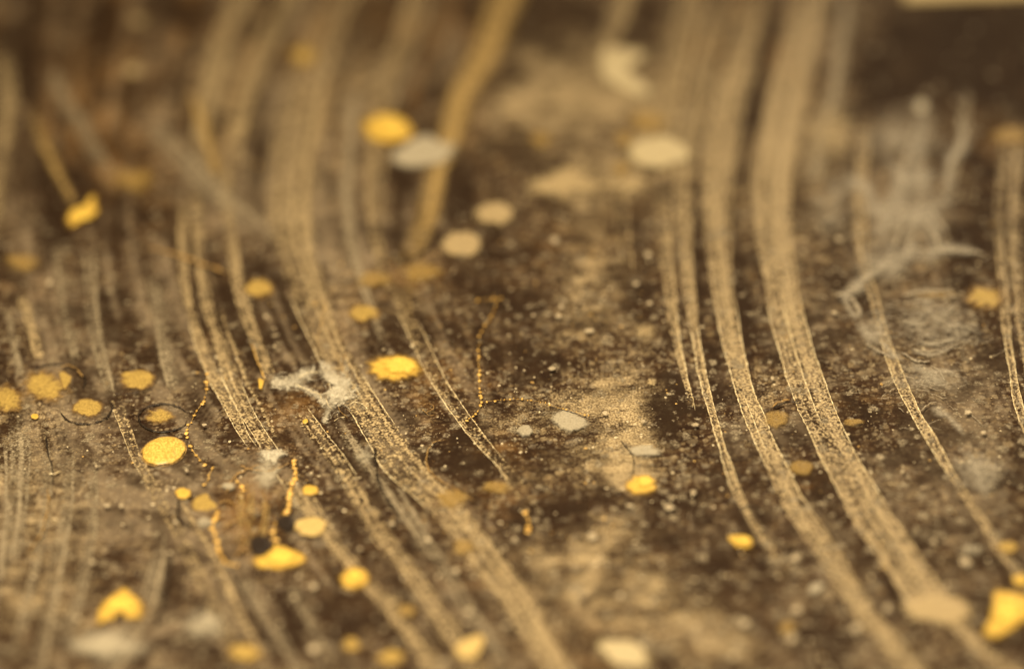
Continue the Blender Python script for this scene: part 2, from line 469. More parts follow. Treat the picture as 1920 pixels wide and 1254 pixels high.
# fine brushed lines that follow the sweep of the strokes on the left
ln = fbm((u - 0.12 * v) / 7.0, v / 260, 21, 3)
ST[..., 1] = np.clip(ST[..., 1] + 0.30 * sm(0.5, 0.75, ln) * sm(520, 120, u), 0, 1)
# soft curved marks that follow the sweep of the strokes everywhere
fl = np.interp(v, [-200, 0, 100, 200, 300, 400, 470, 560, 640, 770, 840, 1000, 1134, 1250, 1500], [720, 631, 596, 570, 550, 545, 555, 582, 614, 690, 735, 875, 973, 1055, 1200])
kf = 0.35 + 0.65 * sm(100, 420, u)
sf = u - (fl - 545) * kf
m1 = fbm(sf / 13, v / 420, 91, 4)
m2 = fbm(sf / 5.5, v / 260, 95, 3)
patch = sm(0.35, 0.6, fbm(u / 120, v / 90, 97, 3))
side = np.clip(sm(1050, 850, u) + 0.5 * sm(1150, 1300, u), 0, 1)
mark = sm(0.50, 0.66, m1) * (0.5 + 0.6 * m2) * patch * side
ST[..., 1] = np.clip(ST[..., 1] + 0.75 * mark, 0, 1)
ST[..., 3] = np.clip(ST[..., 3] * (1 - 0.6 * mark), 0, 1)
ST[..., 2] = np.clip(ST[..., 2] + 0.45 * sm(0.5, 0.68, fbm(sf / 20, v / 300, 99, 3)) * side * sm(520, 200, v), 0, 1)
panel = mesh_obj('tabletop', np.stack([X, Y, np.zeros_like(X)], -1), grid_faces(len(gy), len(gx)), pm, loc=(0, 0, 0))
ca = panel.data.color_attributes.new('stain', 'FLOAT_COLOR', 'POINT')  # stains, with painted corner falloff in the amber and dark channels
ca.data.foreach_set('color', ST.astype(np.float32).ravel())
tag(panel, 'dark lacquered surface clouded with dust, everything lies on it', 'surface', kind='structure')
# thickness of the slab
x0, x1, y0, y1 = gx[0], gx[-1], gy[0], gy[-1]
sv = [(x0, y0, 0), (x1, y0, 0), (x1, y1, 0), (x0, y1, 0), (x0, y0, -.012), (x1, y0, -.012), (x1, y1, -.012), (x0, y1, -.012)]
sides = mesh_obj('tabletop_edge', sv, [(0, 1, 5, 4), (1, 2, 6, 5), (2, 3, 7, 6), (3, 0, 4, 7), (7, 6, 5, 4)], M['slab'], parent=panel, smooth=False)


# ------------------------------------------------------------------ drops, films
def outline(pts, n_):
    pts = np.asarray(pts, float)
    m_ = len(pts)
    t = np.linspace(0, m_, n_, endpoint=False)
    ext = np.vstack([pts[-1], pts, pts[0], pts[1]])
    seg = np.floor(t).astype(int)
    f = (t - seg)[:, None]
    a, b, c, d = ext[seg], ext[seg + 1], ext[seg + 2], ext[seg + 3]
    return 0.5 * (2 * b + (c - a) * f + (2 * a - 5 * b + 4 * c - d) * f ** 2 + (3 * b - a - 3 * c + d) * f ** 3)


def blob_mesh(cx, cy, w, h, shape=None, soft=0.3, dens=1.0, rough=0.08, height=0.00035, seed=0, rings=9, seg=72, rot=0, fringe=0.0, rimlow=0.0):
    th = np.linspace(0, 2 * math.pi, seg, endpoint=False)
    if shape is None:
        c, s = math.cos(math.radians(rot)), math.sin(math.radians(rot))
        ex, ey = w / 2 * np.cos(th), h / 2 * np.sin(th)
        ox, oy = ex * c - ey * s, ex * s + ey * c
    else:
        o = outline(shape, seg)
        ox, oy = (o[:, 0] - cx) * 1.08, (o[:, 1] - cy) * 1.08
    nz = 1 + rough * 2.4 * (fbm(np.cos(th) * 1.6 + seed * 3.1, np.sin(th) * 1.6 + seed, 31, 3) - 0.5)
    nz = nz + 0.5 * fringe * (vn(th * 22, np.full_like(th, seed), 3) - 0.5)
    ox, oy = ox * nz, oy * nz
    rho = np.linspace(0, 1, rings + 1) ** 0.8
    V, D = [], []
    for r in rho:
        prof = max(0.0, 1 - r ** 4) ** 0.7 if r < 1 else 0
        px, py = cx + ox * r, cy + oy * r
        z = height * (prof * (0.8 + 0.5 * vn(px / 9, py / 7, seed)))
        V.append(P(px, py, 0.0) + np.stack([np.zeros(seg), np.zeros(seg), z], -1))
        ff = soft * (0.7 + 0.7 * vn(th * 3, th * 0 + seed, 11)) if soft > 0 else 0
        dd = dens * sm(0, 1, (1.02 - r) / np.maximum(ff, 0.01)) if soft > 0 else np.full(seg, dens)
        if fringe and soft > 0:
            dd = dd * (1 - 0.8 * sm(0.35, 1, r * np.ones(seg)) * vn(th * 16, th * 0 + seed, 19))
        D.append(dd)
    V = np.array(V)
    V[..., 2] += zlift()
    return V.reshape(-1, 3), grid_faces(rings + 1, seg, True), np.array(D).ravel()


def blob(name, label, cat_, mat, cx, cy, w, h, group=None, parent=None, **kw):
    V, F, D = blob_mesh(cx, cy, w, h, seed=len(bpy.data.objects) % 97, **kw)
    o = mesh_obj(name, V, F, M[mat], parent, D)
    if parent is None:
        tag(o, label, cat_, group)
    return o


def tube_mesh(pts, r=1.0, step=2.0, jit=0.5, seed=0, lump=0.6, z=0.0, flat=0.6, sides=6, taper=True):
    """irregular thread lying on the panel; pts in photo px, r in px"""
    c = sample(pts, step)
    n_ = len(c)
    s = np.arange(n_) * step
    c = c.copy()
    c[:, 0] += jit * 2 * (fbm(s / 7, s * 0 + seed, 41, 3) - 0.5)
    c[:, 1] += jit * 2 * (fbm(s / 7, s * 0 + seed, 47, 3) - 0.5)
    q = P(c[:, 0], c[:, 1])
    d = np.gradient(q, axis=0)
    d /= np.linalg.norm(d, axis=1)[:, None] + 1e-12
    nn = np.stack([-d[:, 1], d[:, 0], np.zeros(n_)], -1)
    rr = r * PX * (1 - lump + 2 * lump * vn(s / 3.2, s * 0 + seed, 53))
    if c.shape[1] > 2:
        rr = rr * c[:, 2]
    if taper:
        e = np.linspace(0, 1, n_)
        rr = rr * np.minimum(1, np.minimum(e, 1 - e) * 12 + 0.05)
    a = np.linspace(0, 2 * math.pi, sides, endpoint=False)
    V = q[:, None] + nn[:, None] * (np.cos(a) * 1.0)[None, :, None] * rr[:, None, None]
    V[..., 2] += (np.sin(a)[None] * flat + flat * 0.7) * rr[:, None] + z + zlift()
    return V.reshape(-1, 3), grid_faces(n_, sides, True)


def thread(name, label, cat_, mat, pts, parent=None, group=None, **kw):
    V, F = tube_mesh(pts, seed=len(bpy.data.objects) % 89, **kw)
    o = mesh_obj(name, V, F, M[mat], parent, np.full(len(V), 0.62))
    if parent is None:
        tag(o, label, cat_, group)
    return o


def join_meshes(ms):
    Vs, Fs, k = [], [], 0
    for V, F in ms:
        Vs.append(V)
        Fs.append(F + k)
        k += len(V)
    return np.vstack(Vs), np.vstack(Fs)


def beads(name, label, pts, mat='gridge', size=3.0, gap=7.0, dash=(1.5, 0.75), parent=None):
    """a broken line of little dried beads, one object"""
    c = sample(pts, gap)
    ms = []
    rnd = random.Random(len(bpy.data.objects))
    for x, y in c[:, :2]:
        if rnd.random() < 0.12:
            continue
        k = size * 0.8 * rnd.uniform(0.35, 1.35)
        V, F, _ = blob_mesh(x + rnd.uniform(-1.5, 1.5), y + rnd.uniform(-1.5, 1.5), k * 2 * dash[0], k * 2 * dash[1] * rnd.uniform(0.7, 1.5), rough=0.3, height=0.00012, rings=3, seg=14,
                            seed=rnd.randint(0, 90), rot=rnd.uniform(-35, 15))
        ms.append((V, F))
    V, F = tube_mesh([p[:2] for p in pts], r=size * 0.10, seed=3, lump=0.9)
    F4 = F
    ms.append((V, F4))
    V, F = join_meshes(ms)
    o = mesh_obj(name, V, F, M[mat], parent)
    if parent is None:
        tag(o, label, 'paint line', 'broken lines of gold beads')
    return o


# ------------------------------------------------------------------ streaks
def streak(label, rows, mat='streak', body=0.5, edge=0.35, lines=(), ridges=None, fade=(0.0, 0.05), vdens=None, group='pale dusty streaks sweeping across the dark surface',
           strand=None, name='dust_streak', ew=2.6, soft_edge=False, ridge_r=0.9, wob=1.3, ridge_mat='ridge', parent=None):
    rows = np.array([(y, l, r) for (y, l, r) in rows], float)
    ys = rows[:, 0]
    y = np.arange(ys[0], ys[-1], 2.6)
    # parameter -> Catmull-Rom in y
    t = np.interp(y, ys, np.arange(len(ys)))
    c = cat(rows, 0, t)
    yy, L, Rr = c[:, 0], c[:, 1], c[:, 2]
    sd = len(bpy.data.objects) % 83
    L = L + wob * 2 * (fbm(yy / 8, yy * 0 + sd, 61, 3) - 0.5) + 6 * (fbm(yy / 60, yy * 0 + sd, 62, 2) - 0.5)
    Rr = Rr + wob * 2 * (fbm(yy / 8, yy * 0 + sd, 67, 3) - 0.5) + 6 * (fbm(yy / 60, yy * 0 + sd, 68, 2) - 0.5)
    nc = int(max(9, min(60, np.max(Rr - L) / 1.7)))
    uu = np.linspace(0, 1, nc)
    px = L[:, None] * (1 - uu) + Rr[:, None] * uu
    py = np.repeat(yy[:, None], nc, 1)
    wpx = np.maximum(Rr - L, 4)[:, None]
    dl, dr = uu[None] * wpx, (1 - uu[None]) * wpx
    e = np.exp(-(dl / ew) ** 2) + np.exp(-(dr / ew) ** 2)
    stri = fbm(uu[None] * wpx / 3.6 + sd, yy[:, None] / 170, 71, 3)
    lr = random.Random(sd + 500)
    fine = np.zeros_like(px)
    for _ in range(int(max(2, np.median(wpx) / 9))):
        lu0, lam = lr.uniform(0.06, 0.94), lr.uniform(0.16, 0.44)
        luv = lu0 + 0.10 * (fbm(yy / 90, yy * 0 + lu0 * 50, 75, 2) - 0.5)
        fine += lam * np.exp(-((uu[None] - luv[:, None]) * wpx / lr.uniform(1.2, 3.0)) ** 2) * (0.4 + vn(yy / 60, yy * 0 + lu0 * 40, 76))[:, None]
    blotch = fbm(px / 26, py / 22, 73 + sd, 3)
    ve = (yy - ys[0]) / (ys[-1] - ys[0])
    bd = np.full_like(yy, 1.0) if vdens is None else np.interp(yy, [q[0] for q in vdens], [q[1] for q in vdens])
    D = body * bd[:, None] * (-0.02 + 1.15 * stri + 0.62 * blotch) + (edge * e + fine) * bd[:, None]
    for (lu, amt, lw) in lines:
        D = D + amt * np.exp(-((uu[None] - lu) * wpx / lw) ** 2) * np.ones_like(D) * bd[:, None]
    f = np.ones_like(yy)
    if fade[0] > 0:
        f *= sm(0, fade[0], ve)
    if fade[1] > 0:
        f *= sm(1, 1 - fade[1], ve)
    D = D * f[:, None]
    se = 0.30 if soft_edge else 0.04
    D = D * sm(-0.001, se, uu)[None] * sm(1.001, 1 - se, uu)[None]
    Z = zlift() + 0.00005 * e * (0.4 + vn(py / 5, px / 5, 5)) + 0.00002 * stri
    Z[:, 0] = Z[:, -1] = 0.00002
    V = P(px, py) + np.stack([np.zeros_like(Z), np.zeros_like(Z), Z], -1)
    o = mesh_obj(name, V, grid_faces(len(yy), nc), M[mat], parent, D)
    if parent is None:
        tag(o, label, 'streak', group)
    if ridges:
        for side, a, b in ridges:
            k = (yy >= a) & (yy <= b)
            if isinstance(side, float):
                xs = L * (1 - side) + Rr * side
            else:
                xs = L + 0.6 if side == 'L' else Rr - 0.6
            if k.sum() > 4:
                thread('centre_line' if isinstance(side, float) else 'bright_edge', None, None, ridge_mat, np.stack([xs[k], yy[k]], -1)[::2], parent=o, r=ridge_r, step=1.6, jit=0.8, lump=0.75)
    return o


streak('widest pale streak right of centre, sharp white edges, ends in a beige blotch below',
       [(-60, 1490, 1575), (0, 1480, 1555), (100, 1462, 1535), (160, 1440, 1520), (250, 1422, 1500), (330, 1411, 1486), (420, 1414, 1487), (520, 1430, 1496), (600, 1443, 1510), (700, 1471, 1541),
        (760, 1494, 1563), (840, 1528, 1598), (890, 1553, 1627), (934, 1576, 1653), (985, 1601, 1691), (1035, 1636, 1725), (1085, 1668, 1757), (1140, 1705, 1795), (1170, 1728, 1822)],
       body=0.55, lines=[(0.45, 0.2, 2.5)], ridges=[('L', 560, 940), ('R', 560, 960), (0.47, 560, 800)], fade=(0.0, 0.04),
       vdens=[(0, .85), (250, 1.25), (600, 1.1), (850, 1.0), (1170, 1.25)])
streak('pale streak between the two other strokes right of centre, brushed over by a gold smear',
       [(-60, 1400, 1465), (0, 1388, 1452), (100, 1366, 1425), (130, 1352, 1420), (200, 1336, 1397), (260, 1322, 1386), (330, 1313, 1376), (400, 1314, 1374), (460, 1322, 1372), (520, 1330, 1374), (620, 1348, 1388),
        (700, 1370, 1404), (760, 1388, 1424), (840, 1420, 1459), (890, 1440, 1484), (934, 1461, 1505), (985, 1490, 1543), (1035, 1526, 1577), (1085, 1556, 1606), (1150, 1594, 1644), (1200, 1636, 1690), (1280, 1700, 1760)],
       body=0.54, lines=[(0.5, 0.15, 2)], ridges=[('L', 580, 880), ('R', 560, 960), (0.4, 740, 850)], fade=(0, 0),
       vdens=[(0, .6), (130, 1.05), (350, 1.15), (560, 1.15), (800, 1.15), (1000, 1.12), (1250, 1.1)])
streak('slender pale streak that tapers out left of the two wide strokes at right',
       [(-60, 1352, 1400), (0, 1338, 1385), (100, 1308, 1352), (200, 1286, 1330), (330, 1264, 1301), (450, 1270, 1298), (560, 1284, 1305), (640, 1297, 1311), (720, 1313, 1329), (790, 1332, 1346), (860, 1355, 1368),
        (934, 1378, 1396), (1000, 1415, 1436), (1060, 1452, 1475), (1112, 1484, 1500)],
       body=0.60, ridges=[('L', 600, 940), ('R', 600, 920)], fade=(0, 0.08), vdens=[(0, .6), (120, .9), (400, .95), (700, 1.1), (1100, .7)])
streak('faint narrow strand just left of the slender streak, ending beside the dark patch',
       [(330, 1226, 1252), (450, 1232, 1262), (560, 1246, 1270), (640, 1260, 1277), (700, 1276, 1290), (760, 1294, 1302), (782, 1300, 1305)],
       body=0.42, edge=0.4, lines=[(0.5, .2, 2)], ridges=[('R', 580, 770)], fade=(0.15, 0.2))
streak('lone thin streak crossing the grey wisps on the right side',
       [(190, 1612, 1640), (330, 1604, 1626), (420, 1599, 1627), (500, 1611, 1633), (560, 1629, 1650), (620, 1645, 1665), (680, 1663, 1685), (760, 1698, 1720), (840, 1744, 1765), (880, 1768, 1787), (934, 1803, 1823),
        (985, 1836, 1857), (1035, 1866, 1888), (1075, 1895, 1925), (1110, 1925, 1960)],
       body=0.48, edge=0.35, ridges=[('L', 620, 900), ('R', 640, 900)], fade=(0.1, 0), vdens=[(200, .9), (400, 1.15), (1100, 1.1)])
streak('left strand of the narrow pair at the far right edge',
       [(140, 1890, 1912), (280, 1874, 1894), (420, 1863, 1881), (550, 1875, 1893), (620, 1880, 1895), (700, 1891, 1907), (770, 1905, 1922), (850, 1930, 1950)],
       body=0.5, edge=0.35, ridges=[('L', 600, 800), ('R', 600, 800)], fade=(0.2, 0), vdens=[(140, .5), (500, .8), (800, 1)])
streak('right strand of the narrow pair at the far right edge',
       [(200, 1905, 1925), (420, 1890, 1914), (520, 1896, 1918), (650, 1911, 1930), (780, 1932, 1955)],
       body=0.5, edge=0.3, fade=(0.2, 0))
# centre-left family
streak('widest dusty streak left of centre, crossed by the white torn film',
       [(-60, 600, 720), (0, 582, 680), (100, 553, 640), (200, 522, 618), (300, 503, 598), (400, 499, 590), (470, 514, 596), (560, 547, 618), (640, 581, 648), (700, 610, 678), (770, 656, 724), (840, 696, 775),
        (890, 728, 822), (940, 785, 866), (1000, 840, 911), (1067, 884, 961), (1134, 940, 1006), (1200, 982, 1043), (1290, 1035, 1100)],
       body=0.50, edge=0.34, lines=[(0.55, 0.14, 5), (0.8, 0.12, 6)], ridges=[('L', 560, 690), ('L', 765, 960), ('R', 700, 800)], fade=(0, 0), vdens=[(0, .62), (250, .85), (400, .95), (560, .9), (700, .8), (850, .95), (960, 1.1), (1250, 1.1)])
streak('left strand of the narrow twin streaks running down to the small grey smudge',
       [(330, 338, 362), (420, 334, 352), (500, 335, 353), (560, 342, 362), (620, 358, 378), (670, 376, 397), (720, 395, 420), (770, 420, 445), (820, 450, 470), (850, 474, 492)],
       body=0.52, edge=0.3, ridges=[('L', 600, 845), ('R', 700, 840)], fade=(0.2, 0.08), ridge_r=0.7)
streak('right strand of the narrow twin streaks running down to the small grey smudge',
       [(300, 362, 384), (420, 360, 382), (500, 365, 385), (560, 375, 398), (610, 391, 411), (680, 410, 438), (730, 426, 456), (780, 450, 481), (840, 488, 520), (865, 505, 540)],
       body=0.48, edge=0.3, ridges=[('L', 680, 850), ('R', 720, 850)], fade=(0.2, 0.08), ridge_r=0.7)
streak('pair of fine lines continuing below the small grey smudge to the pale gold drop',
       [(880, 512, 552), (930, 545, 590), (975, 578, 615), (1020, 610, 642), (1065, 648, 680), (1130, 704, 742), (1200, 762, 802), (1280, 816, 860)],
       body=0.40, edge=0.4, lines=[(0.45, 0.4, 3)], ridges=[('L', 880, 965)], fade=(0.08, 0.1), ridge_r=0.6)
streak('amber-edged streak between the twin strands and the wide streak, ending at the torn film',
       [(250, 392, 430), (350, 412, 436), (420, 422, 442), (500, 429, 452), (560, 440, 467), (630, 464, 488), (690, 486, 512), (725, 500, 526)],
       mat='streak', body=0.55, edge=0.2, ridges=[('L', 640, 715)], fade=(0.2, 0.08), ridge_mat='gridge', ridge_r=0.8)
streak('greyish streak continuing below the torn film towards the bottom centre',
       [(750, 533, 566), (810, 570, 610), (870, 618, 655), (934, 656, 692), (1000, 690, 736), (1050, 728, 772), (1120, 776, 820), (1200, 830, 882), (1280, 880, 930)],
       body=0.46, edge=0.15, ridges=[('R', 760, 900)], fade=(0.1, 0), ridge_r=0.6, vdens=[(750, .8), (900, .9), (1000, 1.05), (1250, .9)])
streak('curved streak with fine bright edges right of the bright gold drop',
       [(-40, 765, 812), (60, 742, 790), (150, 706, 756), (250, 688, 730), (400, 688, 718), (470, 700, 722), (520, 714, 738), (560, 735, 766), (620, 762, 792), (680, 787, 820), (740, 822, 853), (800, 866, 896),
        (840, 898, 926), (880, 936, 962), (930, 965, 1000), (985, 990, 1022), (1040, 1012, 1060), (1100, 1040, 1096)],
       body=0.34, edge=0.45, ridges=[('L', 560, 920), ('R', 600, 870)], fade=(0, 0.25), ridge_r=0.7, vdens=[(0, 1.3), (300, 1.1), (500, .8), (900, .9)])
streak('warm amber streak leaning right behind the pale lens-shaped drop',
       [(-60, 938, 1025), (0, 902, 995), (100, 868, 952), (180, 828, 905), (260, 808, 880), (330, 790, 846), (400, 772, 838), (460, 742, 818), (510, 732, 808), (570, 735, 792), (620, 748, 790), (700, 780, 812)],
       mat='streak_amber', body=0.56, edge=0.1, fade=(0, 0.5), wob=2, soft_edge=True, vdens=[(0, 1.1), (200, 1.25), (400, 1.0), (600, .7)])
streak('blurred streak left of the widest dusty streak in the upper left',
       [(-60, 430, 500), (0, 420, 480), (60, 400, 450), (130, 374, 435), (200, 362, 410), (260, 356, 398), (330, 362, 400)],
       body=0.55, edge=0.05, fade=(0, 0.2), soft_edge=True)
streak('blurred streak curving down from the top edge above the grey diagonal veil',
       [(-60, 545, 595), (0, 518, 568), (60, 482, 540), (130, 448, 508), (200, 430, 480), (280, 420, 462), (360, 430, 462)],
       body=0.55, edge=0.05, fade=(0, 0.25), soft_edge=True)
streak('grey blurred band running down inside the gap right of the widest left streak',
       [(100, 660, 700), (200, 640, 684), (300, 630, 670), (400, 632, 668), (480, 640, 682), (560, 668, 706), (640, 700, 730), (690, 716, 742)],
       mat='streak_grey', body=0.5, edge=0.1, fade=(0.2, 0.2), soft_edge=True)
streak('faint double line between the mottled centre and the slender streak',
       [(330, 1148, 1174), (430, 1156, 1180), (500, 1166, 1188), (550, 1176, 1194)],
       body=0.2, edge=0.45, fade=(0.2, 0.3), ew=4)
streak('hazy pale stroke at the top, right of the amber streak',
       [(-60, 1150, 1225), (0, 1140, 1200), (60, 1120, 1180), (140, 1060, 1120), (200, 1030, 1090)],
       body=0.5, edge=0.0, fade=(0, 0.4), soft_edge=True, vdens=[(0, 1), (200, .7)])
streak('hazy stroke from the top edge passing above the cream curl',
       [(-60, 1270, 1330), (0, 1250, 1310), (100, 1232, 1290), (200, 1226, 1280), (300, 1230, 1270), (400, 1238, 1262)],
       body=0.45, edge=0.0, fade=(0, 0.3), soft_edge=True)
# left margin
streak('amber curved stroke in the upper left that points at the gold splash',
       [(180, 40, 72), (250, 60, 92), (300, 82, 112), (350, 108, 134), (395, 132, 158)], mat='streak_amber', body=0.58, edge=0.05, fade=(0.5, 0.15), soft_edge=True)
streak('dusky stroke right of the amber curved stroke, upper left',
       [(110, 78, 112), (180, 98, 140), (240, 128, 180), (300, 160, 215), (350, 190, 240)], mat='streak_grey', body=0.42, edge=0.05, fade=(0.2, 0.2), soft_edge=True)
streak('broad grey diagonal veil that meets the widest left streak',
       [(150, 190, 250), (220, 240, 310), (300, 300, 390), (360, 360, 450), (410, 420, 505), (450, 470, 550), (480, 510, 575)],
       mat='streak_grey', body=0.46, edge=0.0, fade=(0.5, 0.25), soft_edge=True, name='dust_veil')
streak('short pale stroke above the leftmost gold drops',
       [(545, 24, 52), (590, 38, 66), (640, 52, 80), (680, 62, 88)], mat='streak', body=0.72, edge=0.1, fade=(0.2, 0.12), soft_edge=True)
streak('long faint line descending from the ringed drops towards the bottom',
       [(730, 196, 222), (800, 222, 246), (870, 250, 274), (934, 285, 308), (1000, 322, 346), (1080, 360, 388), (1160, 398, 428), (1250, 430, 470)],
       mat='streak', body=0.38, edge=0.22, ridges=[('L', 770, 900)], fade=(0.1, 0), ridge_r=0.4)
streak('faint upright grey stroke above the ringed drops on the left',
       [(440, 148, 184), (540, 152, 190), (620, 158, 200), (700, 178, 216), (750, 196, 226)], mat='streak_grey', body=0.46, edge=0.1, fade=(0.2, 0.1), soft_edge=True)
streak('faint grey stroke left of the twin strands, ending in a grey patch',
       [(500, 262, 296), (580, 278, 320), (640, 286, 330), (700, 300, 340), (760, 318, 352)], mat='streak_grey', body=0.5, edge=0.1, fade=(0.2, 0.2), soft_edge=True)
streak('curved pale edge line on the upper left margin',
       [(60, -20, 26), (180, -10, 40), (260, -12, 36), (330, -20, 20), (400, -20, 14), (470, -20, 40)], mat='streak', body=0.5, edge=0.1, fade=(0.2, 0.2), soft_edge=True)
streak('broad upright dusty stroke at lower left, left of the dark creases',
       [(780, 104, 140), (860, 112, 146), (940, 110, 144), (1030, 96, 132), (1120, 76, 118), (1200, 62, 100), (1290, 50, 90)], mat='streak_grey', body=0.5, edge=0.12, fade=(0.3, 0), soft_edge=True)
streak('mottled upright dusty stroke on the lower left margin',
       [(770, 0, 60), (860, 4, 70), (940, 0, 64), (1000, -6, 60), (1080, -20, 40)], mat='streak_grey', body=0.5, edge=0.1, fade=(0.2, 0.2), soft_edge=True)
streak('grey blade-shaped stroke pointing up between the lower left gold drops',
       [(960, 292, 318), (1030, 268, 322), (1090, 250, 318), (1150, 226, 300), (1220, 180, 262), (1280, 140, 230)], mat='streak_grey', body=0.44, edge=0.05, fade=(0.4, 0), soft_edge=True)
streak('pale stroke that runs on below the beige blotch to the bottom right corner',
       [(1150, 1742, 1800), (1190, 1784, 1838), (1230, 1832, 1886), (1290, 1900, 1965)], body=0.66, edge=0.05, fade=(0.15, 0), soft_edge=True)
streak('broken grey stroke at bottom left of centre, under the amber drop',
       [(1090, 700, 735), (1140, 722, 765), (1200, 752, 800), (1280, 800, 850)], mat='streak', body=0.46, edge=0.1, fade=(0.25, 0), soft_edge=True)
streak('pale stroke at bottom between the round amber drop and the dark creases',
       [(1080, 520, 550), (1130, 545, 580), (1180, 575, 612), (1240, 612, 650)], mat='streak_grey', body=0.45, edge=0.1, fade=(0.25, 0.1), soft_edge=True)
for lab, rows, mt, bd_ in [
    ('faint thin upright line at the far lower left margin', [(800, 4, 16), (900, 8, 18), (1000, 2, 14), (1120, -10, 6)], 'streak_grey', .5),
    ('faint upright line just left of the broad dusty stroke, lower left', [(790, 68, 92), (880, 78, 100), (960, 76, 96), (1060, 56, 78), (1160, 30, 56), (1280, 0, 30)], 'streak_grey', .45),
    ('greyish upright line just right of the broad dusty stroke, lower left', [(820, 158, 182), (920, 164, 190), (1020, 156, 184), (1120, 132, 164), (1240, 90, 130)], 'streak_grey', .46),
    ('faint line right of the long descending line, towards the bottom left', [(880, 300, 316), (960, 340, 360), (1040, 384, 410), (1130, 424, 456), (1220, 462, 500), (1290, 490, 530)], 'streak', .42),
    ('grey line leaving the black hole towards the bottom', [(1060, 420, 452), (1130, 470, 500), (1200, 512, 548), (1290, 556, 596)], 'streak_grey', .5),
    ('faint line between the twin strands and the amber-edged streak', [(560, 402, 412), (640, 428, 440), (720, 460, 474), (800, 500, 516), (850, 526, 542)], 'streak', .4),
    ('dusty line right of the greyish lower streak, bottom centre', [(870, 700, 724), (960, 752, 784), (1050, 806, 846), (1140, 858, 902), (1240, 912, 962), (1290, 940, 990)], 'streak_grey', .48),
    ('dusty band bridging the gap under the torn film', [(770, 606, 640), (850, 650, 690), (930, 706, 748), (1000, 756, 800), (1080, 812, 856)], 'streak_grey', .46),
    ('faint brown line at the top between the two blurred upper left streaks', [(-40, 480, 506), (60, 452, 474), (160, 420, 440), (260, 404, 424)], 'streak', .4),
    ('soft golden stroke just below the grey diagonal veil, upper left', [(170, 350, 372), (230, 366, 392), (290, 384, 408), (340, 396, 420)], 'streak_amber', .6),
    ('soft haze stroke left of the slender streak near the top', [(-60, 1300, 1350), (40, 1276, 1322), (140, 1254, 1296), (260, 1238, 1272), (360, 1230, 1262)], 'streak', .45),
    ('soft haze stroke right of the widest right streak near the top', [(-60, 1576, 1620), (60, 1560, 1600), (180, 1538, 1590), (300, 1510, 1560), (380, 1500, 1540)], 'streak_grey', .5),
    ('faint upright stroke right of the lone thin streak, upper right', [(150, 1800, 1824), (240, 1796, 1820), (330, 1776, 1800), (400, 1760, 1784)], 'streak_grey', .45),
    ('second faint upright grey stroke near the left margin', [(430, 96, 124), (520, 100, 130), (620, 116, 144), (700, 134, 160)], 'streak_grey', .42),
    ('faint line between the left margin and the short pale stroke', [(560, 0, 20), (640, 14, 36), (720, 30, 54)], 'streak_grey', .5),
]:
    streak(lab, rows, mat=mt, body=bd_, edge=0.12, fade=(0.2, 0.15), soft_edge=True)
# narrow brown strands hanging between the two gold threads
for i, (x, a, b) in enumerate([(452, 905, 1010), (470, 900, 1030), (497, 925, 1000)]):
    streak('%s rust brown strand hanging between the two beaded gold threads' % ('left', 'middle', 'right')[i],
           [(a, x - 9, x + 8), ((a + b) / 2, x - 8, x + 10), (b, x - 14, x + 4), (b + 24, x - 24, x - 6)], mat='streak_amber', body=0.36, edge=0.05, fade=(0.3, 0.3), soft_edge=True, name='brown_strand', group='rust brown strands')

# ------------------------------------------------------------------ gold drops
GG = 'gold paint drops scattered over the surface'


def drop(label, mat, cx, cy, w, h, soft=0.35, core=None, **kw):
    if soft > 0.15:
        soft = min(1.0, soft + 0.2)
        w, h = w * 1.28, h * 1.28
        kw['dens'] = kw.get('dens', 1.0) * 1.12
        kw.setdefault('rough', 0.15)
    o = blob('gold_drop', label, 'paint drop', mat, cx, cy, w, h, GG, soft=soft, **kw)
    if core:
        V, F, D = blob_mesh(*core, seed=len(bpy.data.objects) % 97, soft=0.75, dens=1.15, rough=0.12, height=0.0003)
        V[:, 2] += 0.0004
        mesh_obj('core', V, F, M['core'], o, D)
    return o


drop('crisp oval gold drop with a dark rim, below the ringed drops', 'crisp', 307, 848, 86, 54, soft=0.14, rot=-12, rough=0.03, height=0.0006, rings=12)
thread('rim', None, None, 'arim', [(307 + 43 * math.cos(a) * math.cos(-.2) - 27 * math.sin(a) * math.sin(-.2), 848 + 43 * math.cos(a) * math.sin(-.2) + 27 * math.sin(a) * math.cos(-.2)) for a in np.linspace(0, 6.28, 26)],
       parent=bpy.data.objects[-1] if False else [o for o in bpy.data.objects if o.name == 'gold_drop'][0], r=1.2, lump=0.4, taper=False)
drop('bright gold oval with feathered left side in the middle of the surface', 'gold', 738, 694, 116, 56, soft=0.45, core=(750, 692, 84, 46), fringe=0.16, rings=12, seg=110)
drop('bright blurred gold drop touching the pale lens-shaped drop, upper middle', 'gold', 728, 245, 98, 54, soft=0.35, core=(734, 246, 78, 44), rough=0.12)
drop('dull blurred gold drop near the top edge, left of centre', 'dull', 570, 108, 62, 46, soft=0.7)
sp = drop('gold splash with an upward horn in the upper left', 'gold', 152, 408, 70, 40, soft=0.35, core=(154, 412, 48, 24),
          shape=[(120, 412), (128, 396), (150, 388), (166, 380), (174, 362), (188, 366), (190, 390), (184, 408), (160, 420), (134, 432), (122, 428)])
drop('large hazy gold drop split by a dark line at far left', 'dull', 84, 728, 90, 66, soft=0.6, fringe=0.1, dens=0.95)
drop('small gold wedge right of the large hazy split drop', 'dull', 122, 716, 34, 42, soft=0.4, shape=[(110, 700), (118, 696), (136, 708), (134, 724), (122, 738), (112, 722)])
drop('gold drop cut off by the left edge', 'dull', 14, 752, 66, 56, soft=0.5, dens=0.95, fringe=0.1)
